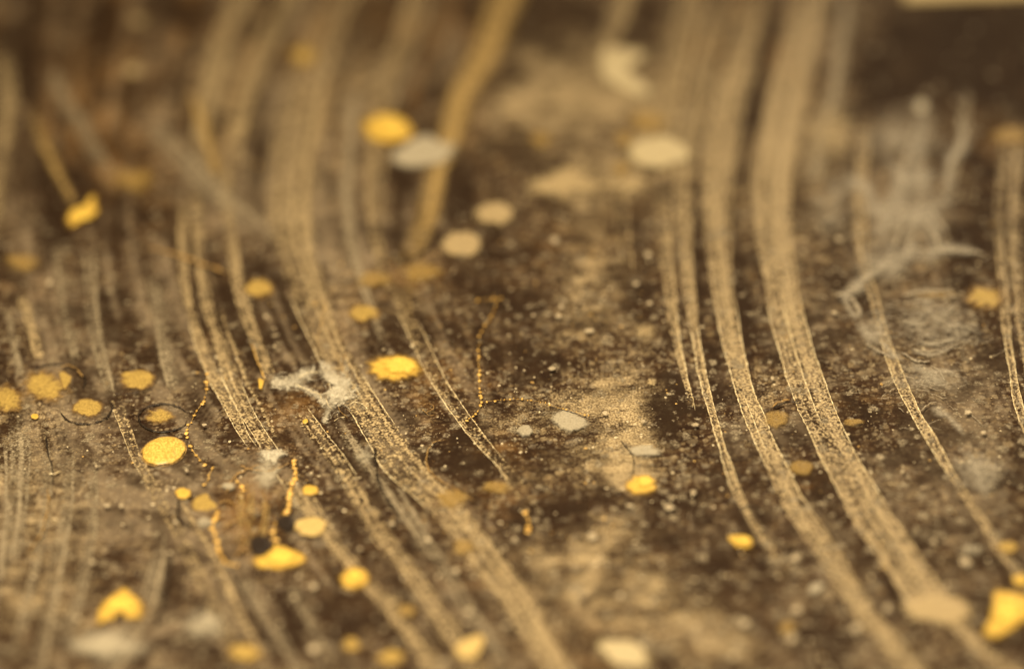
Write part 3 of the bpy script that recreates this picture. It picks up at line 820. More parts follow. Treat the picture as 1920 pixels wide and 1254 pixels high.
d7 = drop('gold oval inside a thin dark ring, left of the second ringed drop', 'dull', 165, 768, 54, 32, soft=0.3)
d9 = bpy.data.objects[[o.name for o in bpy.data.objects if o.get('label', '').startswith('large hazy gold drop')][0]]
d8 = drop('fainter gold oval inside a smaller dark ring above the crisp drop', 'dull', 300, 784, 54, 30, soft=0.5, dens=0.9)
drop('gold drop with a pale lobe, upper right of the ringed drops', 'dull', 260, 714, 62, 36, soft=0.25, rough=0.16)
for d_, (cx, cy, rx, ry, a0, a1) in ((d7, (161, 766, 49, 31, -30, 170)), (d8, (306, 785, 46, 26, 10, 340)), (d9, (106, 716, 54, 32, 215, 390))):
    thread('ring', None, None, 'drim', [(cx + rx * math.cos(math.radians(a)), cy + ry * math.sin(math.radians(a))) for a in np.linspace(a0, a1, 18)], parent=d_, r=2.1, lump=0.5, jit=2.0)
drop('large bright gold drop with a tail to the left beside the black hole', 'gold', 525, 1052, 110, 50, soft=0.35, height=0.0004, core=(528, 1052, 78, 40),
     shape=[(462, 1058), (470, 1048), (490, 1044), (508, 1030), (514, 1012), (522, 1018), (540, 1026), (566, 1036), (578, 1052), (562, 1070), (530, 1078), (492, 1070), (474, 1064)])
drop('pale gold oval just right of the dark smear, lower left', 'palegold', 582, 991, 60, 36, soft=0.25)
drop('dull gold trapezoid beside the small bright oval, lower left', 'dull', 384, 946, 62, 36, soft=0.25, shape=[(358, 958), (360, 938), (388, 926), (398, 940), (412, 954), (400, 962), (372, 962)])
drop('small bright gold oval below the stray beads, lower left', 'gold', 344, 929, 32, 21, soft=0.35)
drop('small gold oval right of the long gold thread, lower left', 'gold', 582, 923, 32, 20, soft=0.35)
drop('round blurred gold drop below the pale gold oval', 'gold', 666, 1088, 58, 44, soft=0.4, core=(666, 1088, 40, 30), rough=0.1, dens=0.85)
drop('big blurred gold arch near the bottom left corner', 'gold', 224, 1138, 118, 84, soft=0.4, height=0.0004, core=(226, 1142, 78, 34),
     shape=[(168, 1182), (176, 1150), (200, 1116), (236, 1102), (262, 1118), (284, 1148), (276, 1168), (246, 1174), (234, 1158), (222, 1156), (206, 1172), (180, 1184)])
drop('blurred gold patch at the bottom edge left of centre', 'dull', 462, 1228, 64, 40, soft=0.5)
drop('kite-shaped blurred gold drop at the bottom centre', 'palegold', 881, 1216, 68, 50, soft=0.3, shape=[(850, 1238), (852, 1212), (878, 1196), (912, 1192), (908, 1218), (888, 1240)])
drop('flat blurred gold drop at the bottom edge, right of the two small ones', 'dull', 732, 1236, 58, 28, soft=0.5)
drop('small round blurred gold dot near the bottom edge, left of the flat one', 'dull', 657, 1212, 36, 30, soft=0.5, dens=0.85)
drop('gold drop on the pale crusted patch, lower centre', 'gold', 1203, 914, 66, 40, soft=0.5, core=(1210, 910, 40, 28), rough=0.14)
drop('gold wedge between the crusted patch and the slender streak, lower right', 'gold', 1392, 1019, 58, 34, soft=0.35, core=(1396, 1021, 36, 20), shape=[(1360, 1006), (1382, 1004), (1402, 1006), (1418, 1022), (1402, 1036), (1378, 1030)])
drop('dull amber drop touching the widest right streak, lower right', 'amber', 1502, 880, 42, 28, soft=0.4, dens=1.1)
drop('fuzzy round gold drop beside the narrow pair at the right edge', 'dull', 1846, 563, 84, 58, soft=0.65, fringe=0.25, dens=0.9, seg=110)
drop('largest gold drop, cut by the bottom right edge', 'gold', 1886, 1154, 110, 96, soft=0.3, height=0.0004, core=(1888, 1152, 74, 66),
     shape=[(1856, 1110), (1880, 1104), (1930, 1118), (1940, 1160), (1910, 1186), (1870, 1202), (1836, 1196), (1850, 1166), (1860, 1140)])
drop('small gold corner above the largest drop at the right edge', 'gold', 1914, 1092, 34, 22, soft=0.4)
drop('amber drop at the right edge above the narrow pair', 'amber', 1896, 258, 70, 34, soft=0.5, dens=1.2)
drop('dull gold heart-shaped drop in the dark gap left of the widest left streak', 'dull', 486, 545, 54, 36, soft=0.4, rough=0.14)
drop('dull gold square-cut drop above the bright feathered oval', 'dull', 683, 590, 56, 34, soft=0.4, dens=0.85)
drop('amber smear left of the curved bright-edged streak', 'amber', 702, 528, 66, 34, soft=0.6)
drop('amber smear under the short dark crack, upper middle', 'amber', 790, 514, 72, 34, soft=0.6, rough=0.2, dens=1.1)
drop('amber drop above the right pale oval, upper right of centre', 'amber', 1216, 232, 70, 40, soft=0.6, dens=1.3)
drop('little amber dot left of the right pale oval', 'amber', 1172, 266, 34, 28, soft=0.6, dens=1.2)
drop('little amber dot below the right pale oval', 'amber', 1166, 322, 30, 24, soft=0.6, dens=1.2)
drop('small amber drop in the hazy beige patch at upper centre', 'amber', 1014, 266, 40, 28, soft=0.6, dens=1.3)
drop('small amber dot near the bottom edge, right of centre', 'amber', 1476, 1180, 30, 24, soft=0.5, dens=1.4)
drop('dull amber fan under the smear of the middle right streak', 'amber', 1455, 790, 46, 32, soft=0.5, rough=0.14, dens=1.1)
drop('flat amber dash just right of the widest right streak', 'amber', 1600, 796, 38, 14, soft=0.5, dens=1.1)
drop('dull amber dot on the lower part of the widest left streak', 'amber', 870, 1030, 44, 34, soft=0.6)
drop('tiny bright gold chip at the left under the large hazy drop', 'gold', 66, 785, 14, 11, soft=0.3)
drop('gold chip on the streak just left of the torn film root', 'gold', 573, 794, 10, 9, soft=0.2)
drop('dull amber patch where the lone loop thread meets the wide streak', 'amber', 848, 938, 60, 40, soft=0.6)
drop('faint amber dot low between two streaks, lower left of centre', 'amber', 762, 1148, 34, 24, soft=0.5, dens=1.1)
drop('amber spot inside the curved bright-edged streak near its lower end', 'amber', 932, 918, 56, 24, soft=0.6)
drop('amber tuft beneath the lower right end of the lone thin streak', 'dull', 1890, 1030, 40, 24, soft=0.5)
drop('orange patch left of the ringed gold ovals near the left edge', 'amber', 40, 495, 70, 36, soft=0.7)
drop('amber patch on the rust stain above the gold oval, upper left', 'amber', 250, 340, 90, 50, soft=0.8)
drop('gold flake hanging at the tip of the narrow amber streak', 'gold', 490, 722, 16, 30, soft=0.4, shape=[(484, 712), (496, 716), (494, 730), (492, 738), (486, 736), (484, 724)])

# ------------------------------------------------------------------ pale drops
PG = 'pale grey and cream drops'


def pdrop(label, mat, cx, cy, w, h, soft=0.35, **kw):
    return blob('pale_drop', label, 'pale drop', mat, cx, cy, w * 1.15, h * 1.15, PG, soft=min(1.0, soft + 0.25), **{**kw, 'dens': kw.get('dens', 1.0) * 1.08, 'rough': kw.get('rough', 0.16)})


pdrop('pale grey lens-shaped drop lying over the warm amber streak', 'grey', 790, 288, 126, 62, soft=0.25, dens=1.15, shape=[(728, 298), (750, 274), (790, 256), (812, 254), (846, 272), (854, 292), (830, 312), (786, 320), (742, 314)])
pdrop('big pale oval drop left of the tall streaks in the upper right', 'cream', 1236, 290, 132, 68, soft=0.35, dens=1.1, rough=0.1)
pdrop('cream curl shaped like a hook near the top right of centre', 'cream', 1162, 140, 110, 108, soft=0.30, dens=1.15,
      shape=[(1122, 118), (1128, 92), (1160, 84), (1200, 88), (1222, 104), (1196, 118), (1184, 138), (1206, 158), (1234, 178), (1224, 196), (1190, 190), (1150, 172), (1122, 150)])
pdrop('soft grey oval with frayed lower edge, centre of the sharp band', 'grey', 1068, 792, 82, 44, soft=0.3, dens=1.15, fringe=0.12, shape=[(1030, 782), (1050, 772), (1080, 776), (1112, 794), (1096, 810), (1066, 816), (1040, 804)])
pdrop('round beige drop, upper one of the pair at upper centre', 'beige', 928, 405, 80, 48, soft=0.35, dens=1.1)
pdrop('round beige drop, lower one of the pair at upper centre', 'beige', 864, 462, 82, 50, soft=0.3, dens=1.1)
pdrop('large beige blotch with ragged outline right of the beige pair', 'beige', 1044, 350, 136, 80, soft=0.6, dens=0.95, rough=0.4, shape=[(972, 354), (984, 336), (1008, 322), (1040, 318), (1066, 306), (1100, 308), (1126, 322), (1140, 346), (1120, 362), (1096, 366), (1088, 386), (1066, 400), (1042, 390), (1020, 382), (994, 380), (978, 370)])
pdrop('ragged beige smear touching the right side of the large beige blotch', 'beige', 1180, 352, 120, 60, soft=0.8, dens=0.8, rough=0.4)
pdrop('small grey hexagonal drop left of the soft grey oval', 'grey', 984, 811, 33, 24, soft=0.2, dens=0.8)
pdrop('bright cream drop at the bottom edge, right of centre', 'cream', 1172, 1226, 122, 58, soft=0.35, dens=1.15, shape=[(1108, 1208), (1130, 1198), (1178, 1198), (1218, 1216), (1234, 1248), (1206, 1262), (1160, 1256), (1128, 1236)])
pdrop('big beige blotch at the foot of the widest right streak', 'beige', 1750, 1148, 150, 66, soft=0.35, dens=1.15, shape=[(1684, 1140), (1706, 1116), (1770, 1110), (1816, 1130), (1830, 1156), (1800, 1176), (1740, 1172), (1700, 1166)])
pdrop('pale patch on the crusted area above the lower centre gold drop', 'grey', 1208, 850, 62, 26, soft=0.4, dens=0.85)
pdrop('hazy grey mound below the gold arch, bottom left', 'grey', 200, 1214, 170, 74, soft=0.8, dens=0.85)
pdrop('hazy grey patch right of the gold arch, bottom left', 'grey', 384, 1176, 90, 90, soft=0.9, dens=0.72)
pdrop('small grey smudge with a bent tip, below the twin strands', 'wisp', 512, 858, 72, 36, soft=0.5, dens=1.0, shape=[(478, 852), (500, 844), (530, 846), (548, 856), (530, 862), (516, 876), (500, 872), (482, 864)])
pdrop('faint grey veil below the small bent smudge', 'grey', 500, 896, 70, 74, soft=0.9, dens=0.75)
pdrop('grey patch left of the vertical dark crack under the wide streak', 'grey', 684, 860, 44, 60, soft=0.7, dens=0.5)
pdrop('dim greyish ringed disc right of the big crusted patch', 'beige', 1222, 722, 24, 18, soft=0.5, dens=0.7)
pdrop('round gritty beige patch above the sharp band, right of centre', 'beige', 1210, 626, 56, 40, soft=0.5, dens=0.55)
pdrop('grey patch on the lower left twig-like crease', 'grey', 385, 984, 40, 22, soft=0.4, dens=0.7)
pdrop('small pale dab above the gold trapezoid, lower left', 'grey', 428, 916, 32, 16, soft=0.5, dens=0.9)
pdrop('pale dash left of the sharp grey speck, lower right', 'grey', 1530, 1107, 38, 20, soft=0.5, dens=1.0, rot=-25)
pdrop('dim oval grey patch beside the lower right lone streak', 'grey', 1822, 1034, 48, 26, soft=0.5, dens=0.62)
pdrop('broad pale haze patch high between the tall right streaks', 'beige', 1560, 250, 110, 150, soft=1.0, dens=0.55)
pdrop('pinkish pale dot in the dark upper left', 'beige', 250, 136, 44, 36, soft=0.6, dens=0.8)
pdrop('pale dot between the blurred upper left streaks', 'beige', 452, 242, 36, 28, soft=0.6, dens=0.8)
pdrop('dim pale dot left of the top edge streaks', 'beige', 258, 44, 40, 34, soft=0.7, dens=0.7)
pdrop('bright pale dot above the wisps in the upper right', 'grey', 1726, 206, 34, 38, soft=0.6, dens=0.95)

# torn film: sheet + strands
tf = bpy.data.objects.new('torn_film', None)
COL.objects.link(tf)
tf.location = P(620, 735)
tag(tf, 'white torn film with stringy arms lying across the widest left streak', 'film')
zt = np.array(tf.location)


def tblob(name, mat, cx, cy, w, h, **kw):
    V, F, D = blob_mesh(cx, cy, w, h, seed=len(bpy.data.objects) % 97, **kw)
    o = mesh_obj(name, V, F, M[mat], tf, D)
    return o


tblob('sheet', 'wisp', 636, 728, 80, 100, soft=0.8, dens=1.0, height=0.0002, fringe=0.08, rings=14, seg=120,
      shape=[(588, 690), (598, 676), (614, 672), (636, 690), (664, 712), (684, 742), (672, 760), (654, 770), (636, 782), (610, 802), (602, 784), (610, 762), (598, 746), (616, 738), (614, 722), (598, 708)])
for k, (pts, w) in enumerate([([(500, 714), (530, 722), (552, 716), (575, 702), (600, 694)], 28), ([(545, 724), (575, 732), (600, 748), (618, 766)], 20), ([(600, 676), (608, 696), (620, 716)], 16),
                              ([(618, 770), (612, 784), (606, 796)], 16)]):
    c = sample(pts, 2.4)
    dd = np.gradient(c, axis=0)
    dd /= np.linalg.norm(dd, axis=1)[:, None]
    uu = np.linspace(-1, 1, 9)
    s = np.arange(len(c)) * 2.4
    ww = w / 2 * (0.8 + 0.5 * vn(s / 10, s * 0, k))
    px = c[:, 0:1] - dd[:, 1:2] * uu * ww[:, None]
    py = c[:, 1:2] + dd[:, 0:1] * uu * ww[:, None]
    D = 0.9 * (1 - np.abs(uu[None]) ** 1.2) * np.ones_like(px) * (sm(0, .15, np.linspace(0, 1, len(c))) * sm(1, .85, np.linspace(0, 1, len(c))))[:, None]
    Z = zlift() + 0.00004 * (1 - uu ** 2)[None] * np.ones_like(px)
    mesh_obj('arm', P(px, py) + np.stack([0 * Z, 0 * Z, Z], -1), grid_faces(len(c), 9), M['wisp'], tf, D)
for pts in [[(656, 716), (674, 742), (664, 756), (650, 764)], [(616, 718), (622, 736), (634, 750)], [(610, 748), (616, 762), (624, 770)], [(552, 722), (575, 732), (598, 742), (604, 752)],
            [(560, 712), (576, 702), (598, 700)], [(664, 756), (680, 760), (690, 770)], [(626, 792), (636, 786), (648, 784)], [(600, 690), (612, 700), (640, 720), (668, 744)]]:
    thread('strand', None, None, 'ridge', pts, parent=tf, r=0.8, step=1.6, jit=1.2, lump=0.8)
for k in range(34):
    a_ = math.radians(random.gauss(62, 26))
    x_, y_ = random.gauss(636, 18), random.gauss(730, 24)
    l_ = random.uniform(8, 26)
    thread('strand', None, None, 'arim' if k % 5 == 0 else 'wisp', [(x_ - l_ * math.cos(a_), y_ - l_ * math.sin(a_)), (x_ + random.gauss(0, 2), y_ + random.gauss(0, 2)), (x_ + l_ * math.cos(a_), y_ + l_ * math.sin(a_))], parent=tf, r=random.uniform(.4, 1.0), jit=1.5, lump=0.8)
for k in range(10):
    x_, y_ = random.uniform(505, 600), random.gauss(716, 8)
    thread('strand', None, None, 'wisp', [(x_ - 18, y_ + random.gauss(2, 4)), (x_, y_), (x_ + 18, y_ - random.gauss(5, 4))], parent=tf, r=random.uniform(.4, .9), jit=1.5, lump=0.8)

# ------------------------------------------------------------------ threads and beaded lines
beads('bead_line', 'upper curved line of gold beads right of the ringed drops', [(388, 703), (388, 731), (382, 755), (368, 775), (360, 792), (350, 808), (352, 822)], size=2.6)
beads('bead_line', 'loose gold beads trailing down from the crisp gold oval', [(356, 838), (366, 854), (384, 874)], size=2.8, gap=9)
beads('bead_line', 'short forked gold line above the dull gold trapezoid', [(400, 882), (393, 892), (390, 904), (384, 912)], size=3.4, gap=5)
beads('bead_line', 'hooked gold line along the left of the rust brown strands', [(407, 966), (399, 990), (405, 1010), (408, 1028), (414, 1044), (424, 1058), (442, 1062)], size=4.2, gap=7)
beads('bead_line', 'long gold thread descending from a gold chip to the black smear', [(550, 866), (552, 880), (556, 898), (546, 914), (543, 934), (538, 966), (524, 972)], size=3.6, gap=5)
beads('bead_line', 'pale gold beads climbing from the large bright gold drop', [(516, 986), (513, 1002), (516, 1016)], size=5, gap=9)
beads('bead_line', 'small gold spur above the rust brown strands', [(441, 893), (443, 904), (452, 912), (457, 922)], size=3.4, gap=5)
beads('bead_line', 'upright beaded gold line in the centre that bends left at its foot', [(899, 648), (897, 668), (899, 690), (898, 710), (901, 748), (902, 762), (895, 776), (876, 792)], size=2.3, gap=6)
beads('bead_line', 'thin beaded line curving right from the upright one to the soft grey oval', [(904, 758), (940, 754), (970, 753), (1010, 757), (1050, 770), (1076, 776), (1104, 784)], size=1.5, gap=8)
beads('bead_line', 'faint upper beads above the upright gold line', [(932, 566), (926, 590), (910, 616), (898, 634)], size=2.2, gap=9)
beads('bead_line', 'short horizontal row of blurred gold dots at centre', [(896, 568), (915, 566), (938, 565)], size=3, gap=10)
beads('bead_line', 'small curved gold mark at the lower centre below the curved streak', [(984, 966), (990, 976), (992, 988), (990, 1002)], size=4, gap=7)
beads('bead_line', 'faint dotted gold row right of the amber-edged streak end', [(590, 574), (610, 576), (596, 640), (604, 655)], size=2.4, gap=12)

TG = 'fine threads and dark cracks on the surface'
for nm, lab, mat, pts, r in [
    ('thread', 'blurred amber thread crossing the twin strands in the upper left', 'arim', [(276, 468), (310, 478), (350, 490), (390, 504), (430, 518)], 4.5),
    ('thread', 'fine amber loop curling down to the wide streak, lower centre', 'arim', [(836, 828), (812, 836), (801, 856), (802, 882), (820, 902), (850, 920), (874, 936), (892, 944)], 1.5),
    ('thread', 'tiny curled amber squiggle below the bright feathered oval', 'arim', [(792, 764), (808, 762), (814, 770), (800, 778), (792, 772), (806, 784), (816, 782)], 1.2),
    ('crack', 'dark curved crack running down beside the wide streak, lower centre', 'drim', [(703, 838), (704, 868), (710, 905), (722, 932), (738, 956), (752, 974)], 2.6),
    ('crack', 'dark crack branching right at the upper middle', 'drim', [(738, 502), (768, 492), (800, 474), (812, 462)], 3.5),
    ('crack', 'dark arc on the crusted pale patch right of centre', 'drim', [(1160, 826), (1176, 844), (1188, 866), (1186, 888), (1176, 900)], 1.2),
    ('crack', 'thin dark bow above the right half of the soft grey oval', 'drim', [(1030, 768), (1052, 772), (1080, 782), (1108, 792)], 1.5),
    ('thread', 'pale hair bowing over the left grey patch, lower left', 'arim', [(90, 918), (92, 950), (84, 984), (76, 1010), (50, 1046)], 1.8),
    ('crack', 'dark crease with bright edge crossing towards the wide streak, right', 'drim', [(1446, 772), (1468, 764), (1486, 760), (1500, 756)], 1.8),
    ('thread', 'amber sliver above the dark crease between the two right streaks', 'arim', [(1448, 768), (1462, 758), (1482, 754)], 2.4),
    ('crack', 'dark hooked line left of the dull gold trapezoid', 'drim', [(336, 938), (334, 964), (342, 984), (362, 990)], 2.4),
    ('crack', 'thin dark line linking the two ringed drops', 'drim', [(214, 744), (236, 744), (262, 740), (276, 736)], 1.3),
    ('thread', 'thin rusty arc above the large hazy split drop', 'arim', [(112, 694), (128, 690), (146, 698), (156, 712)], 1.6),
    ('crack', 'straight dark edge line in the lower left, right of the blade stroke', 'drim', [(322, 1030), (318, 1070), (306, 1130), (290, 1180)], 3.0),
    ('crack', 'dark straight line below the gold bead hook, bottom left', 'drim', [(430, 1072), (452, 1110), (480, 1160), (510, 1210)], 3.4),
    ('crack', 'upright dark twig line at the left margin', 'drim', [(88, 820), (90, 850), (98, 880), (100, 912)], 1.6),
    ('thread', 'short bright white dash on the left margin dust', 'ridge', [(92, 894), (102, 893), (116, 888)], 1.5),
    ('thread', 'rusty thread looping from the gold chip to the small bent smudge, lower left', 'arim', [(548, 872), (524, 882), (500, 888), (470, 884), (448, 876)], 1.3),
    ('thread', 'rusty arc over the top of the brown strands', 'arim', [(424, 930), (440, 900), (466, 884), (490, 876)], 1.5),
    ('thread', 'wavy rusty thread down the middle of the brown strands', 'arim', [(462, 908), (468, 936), (458, 966), (466, 992), (456, 1020), (448, 1046)], 1.8),
    ('thread', 'wavy rusty thread right of the brown strands', 'arim', [(490, 922), (500, 950), (494, 980), (482, 1004), (474, 1030)], 1.7),
    ('thread', 'rusty thread from the trapezoid into the brown strands', 'arim', [(408, 950), (426, 944), (440, 952), (450, 968)], 1.8),
    ('thread', 'rusty thread crossing the lower brown strands', 'arim', [(412, 1000), (430, 988), (448, 978), (466, 968)], 1.5),
    ('thread', 'short rusty curl left of the black hole', 'arim', [(440, 1052), (448, 1040), (458, 1034), (464, 1046)], 2.2),
    ('crack', 'tiny dark scratch on the amber sweep of the middle right streak', 'drim', [(1384, 732), (1398, 742), (1408, 738)], 1.1),
]:
    thread(nm, lab, 'thread' if nm == 'thread' else 'crack', mat, pts, group=TG, r=r * 0.8, jit=2.0, lump=0.65)

blob('black_hole', 'small round black hole beside the large bright gold drop', 'hole', 'dark', 488, 1028, 46, 42, soft=0.4, dens=1.2)
blob('black_smear', 'black smear between the gold thread and the pale gold oval', 'smear', 'dark', 536, 988, 46, 44, soft=0.6, dens=1.0, rough=0.3)

# ------------------------------------------------------------------ fibre wisps at right (uncountable)
rnd = random.Random(5)
ms = []
traced = [([(1566, 560), (1600, 552), (1622, 530), (1650, 508), (1682, 480)], 5), ([(1590, 560), (1608, 580), (1612, 600)], 5), ([(1760, 480), (1790, 474), (1826, 478), (1846, 482)], 5), ([(1700, 470), (1740, 476), (1764, 478)], 5),
          ([(1664, 440), (1690, 420), (1720, 416), (1750, 440), (1760, 470)], 6), ([(1690, 604), (1710, 612), (1738, 614)], 2.2), ([(1710, 660), (1740, 664), (1780, 656), (1800, 648)], 2.2),
          ([(1725, 648), (1760, 650), (1790, 640)], 2), ([(1770, 600), (1780, 590), (1790, 580)], 3), ([(1690, 665), (1720, 682), (1745, 682)], 2.4), ([(1745, 690), (1760, 700), (1772, 720)], 2), ([(1620, 650), (1650, 664), (1670, 676)], 2.4),
          ([(1770, 615), (1800, 618), (1826, 624)], 2.5), ([(1680, 380), (1690, 420), (1676, 470)], 6), ([(1740, 390), (1760, 420), (1776, 440)], 6), ([(1720, 240), (1700, 300), (1690, 360)], 6), ([(1800, 220), (1804, 270), (1780, 320)], 6),
          ([(1690, 560), (1740, 550), (1790, 552)], 3), ([(1700, 572), (1750, 566), (1800, 560)], 3)]
for pts, r in traced:
    ms.append(tube_mesh(pts, r=r * 0.8, seed=rnd.randint(0, 80), jit=2.5, lump=0.6, flat=0.3))
for i in range(110):
    a = rnd.gauss(0, 1)
    x, y = 1730 + rnd.gauss(0, 55), 600 + rnd.gauss(0, 95)
    L_, ang = rnd.uniform(14, 46), rnd.gauss(-0.1, 0.45) + (x - 1730) * 0.002
    bend = rnd.uniform(-0.5, 0.6)
    pts = [(x + L_ * (t - .5) * math.cos(ang + bend * (t - .5)), y + L_ * (t - .5) * math.sin(ang + bend * (t - .5)) * 0.8 + 5 * bend * t * t) for t in (0, .25, .5, .75, 1)]
    ms.append(tube_mesh(pts, r=rnd.uniform(0.35, 1.1), seed=i % 80, jit=2.5, lump=0.7, flat=0.3))
V, F = join_meshes(ms)
M['gauze'] = film('gauze_film', (0.30, 0.25, 0.17), (0.46, 0.39, 0.28), grain=1300, amp=0.15, amp2=0.4, soft=0.65, top=0.75, fibre=0.35)
M['wispt'] = film('thin_fibre', (0.30, 0.24, 0.16), (0.56, 0.47, 0.33), amp=0.5, amp2=0.4, soft=0.4, top=0.75)
tag(mesh_obj('fibre_wisps', V, F, M['wispt'], dens=np.full(len(V), 0.72)), 'tangle of fine grey fibres drifting across the right side', 'fibres', kind='stuff')
for lab, (cx, cy, w, h, d) in {'grey ring-shaped wisp knot on the left of the lone thin streak': (1606, 548, 60, 46, .62), 'broad grey wisp patch right of the lone streak top': (1716, 410, 190, 180, .56),
                               'bright grey wisp bar high right of the lone streak': (1770, 478, 150, 26, .62), 'gauzy grey patch low in the fibre tangle': (1745, 720, 170, 70, .52),
                               'gauzy amber patch between the fibres and the fuzzy gold drop': (1750, 562, 130, 30, .55), 'grey gauze left of the fibre tangle, above the lone streak bend': (1650, 500, 150, 110, .45),
                               'gauzy grey patch beneath the lone streak at mid height': (1640, 630, 110, 120, .45), 'grey gauze patch right of the lone streak, lower right': (1830, 890, 150, 130, .5), 'broad grey haze over the middle of the fibre tangle': (1760, 610, 230, 150, .42), 'soft grey cloud high right, above the wisps': (1690, 270, 200, 150, .46), 'thin grey cloud between the widest right streak and the lone streak': (1560, 400, 110, 170, .42)}.items():
    blob('gauze_patch', lab, 'gauze', 'amber' if 'amber' in lab else 'gauze', cx, cy, w, h, 'gauzy grey patches', soft=1.0, dens=d * 1.3, rough=0.3, fringe=0.25)

def ribbon(name, pts, w, mat, parent, dens=0.9, z=0.00003):
    c = sample(pts, 3.0)
    dd = np.gradient(c, axis=0)
    dd /= np.linalg.norm(dd, axis=1)[:, None]
    uu = np.linspace(-1, 1, 11)
    q_ = np.arange(len(c)) * 3.0
    k = len(bpy.data.objects) % 71
    ww = w / 2 * (0.6 + 0.9 * vn(q_ / 26, q_ * 0, k))
    px = c[:, 0:1] - dd[:, 1:2] * uu * ww[:, None]
    py = c[:, 1:2] + dd[:, 0:1] * uu * ww[:, None]
    e = np.linspace(0, 1, len(c))
    off = 0.6 * (vn(q_ / 30, q_ * 0 + 9, k) - 0.5)
    prof = np.exp(-((uu[None] - off[:, None]) / 0.42) ** 2) * (1 - uu[None] ** 4)
    D = dens * prof * (sm(0, .3, e) * sm(1, .7, e))[:, None] * (0.7 + 0.6 * fbm(px / 9, py / 9, k))
    Z = zlift() + z * (1 - uu ** 2)[None] * np.ones_like(px)
    return mesh_obj(name, P(px, py) + np.stack([0 * Z, 0 * Z, Z], -1), grid_faces(len(c), 11), M[mat], parent, D)


M['smoke'] = film('smoky_film', (0.34, 0.285, 0.195), (0.56, 0.48, 0.35), grain=1800, amp=0.12, amp2=0.3, soft=0.6, top=0.85)
veil = bpy.data.objects.new('smoky_veil', None)
COL.objects.link(veil)
veil.location = P(1700, 450)
tag(veil, 'smoky swirl of pale curling strands around and above the lone thin streak', 'film', 'gauzy grey patches')
for pts, w in [([(1560, 570), (1590, 556), (1616, 534), (1650, 506), (1690, 470)], 26), ([(1596, 540), (1584, 560), (1596, 590), (1620, 606)], 20), ([(1640, 520), (1680, 500), (1700, 470), (1700, 430)], 40),
               ([(1690, 480), (1740, 486), (1790, 474), (1850, 482)], 24), ([(1676, 500), (1660, 440), (1680, 380), (1700, 330), (1690, 280)], 44), ([(1690, 430), (1710, 410), (1740, 420), (1756, 450), (1750, 480)], 30),
               ([(1740, 400), (1770, 380), (1780, 330), (1800, 280), (1806, 220)], 32), ([(1720, 210), (1730, 260), (1716, 320), (1740, 380)], 36), ([(1650, 300), (1680, 330), (1720, 340), (1770, 330)], 34),
               ([(1690, 606), (1716, 614), (1744, 612)], 9), ([(1706, 644), (1744, 650), (1790, 640), (1830, 622)], 12), ([(1700, 664), (1744, 670), (1800, 654)], 10), ([(1690, 560), (1744, 552), (1800, 556)], 12),
               ([(1760, 604), (1776, 586), (1800, 576)], 10), ([(1680, 690), (1730, 700), (1770, 726), (1800, 750)], 16), ([(1720, 720), (1760, 700), (1800, 706)], 14), ([(1640, 640), (1668, 664), (1700, 690)], 14),
               ([(1810, 850), (1830, 880), (1840, 920), (1860, 950)], 26), ([(1740, 760), (1780, 790), (1812, 830)], 20), ([(1600, 610), (1630, 640), (1660, 650)], 20), ([(1560, 330), (1600, 350), (1640, 400), (1650, 450)], 46)]:
    ribbon('strand', pts, w * 1.7, 'smoke', veil, dens=0.52)

# ------------------------------------------------------------------ countable specks
LM = [('the bright feathered gold oval', 740, 694), ('the soft grey oval', 1068, 792), ('the crisp gold oval', 307, 848), ('the large bright gold drop', 525, 1052), ('the round blurred gold drop', 666, 1088),
      ('the gold wedge at lower right', 1392, 1019), ('the fuzzy round gold drop', 1846, 563), ('the beige blotch at lower right', 1750, 1148), ('the lower centre gold drop', 1203, 914),
      ('the dull amber drop on the widest right streak', 1502, 880), ('the bright cream drop', 1172, 1226), ('the kite-shaped gold drop', 881, 1216), ('the hexagonal grey drop', 984, 811),
      ('the pale gold oval', 582, 991), ('the gritty beige patch', 1210, 626), ('the flat amber dash', 1600, 796), ('the gold arch', 224, 1138), ('the gold heart-shaped drop', 486, 545),
      ('the dull gold trapezoid', 384, 946), ('the big hazy split drop', 84, 728), ('the lower beige round drop', 864, 462), ('the curved gold mark', 990, 980), ('the largest gold drop', 1886, 1154)]
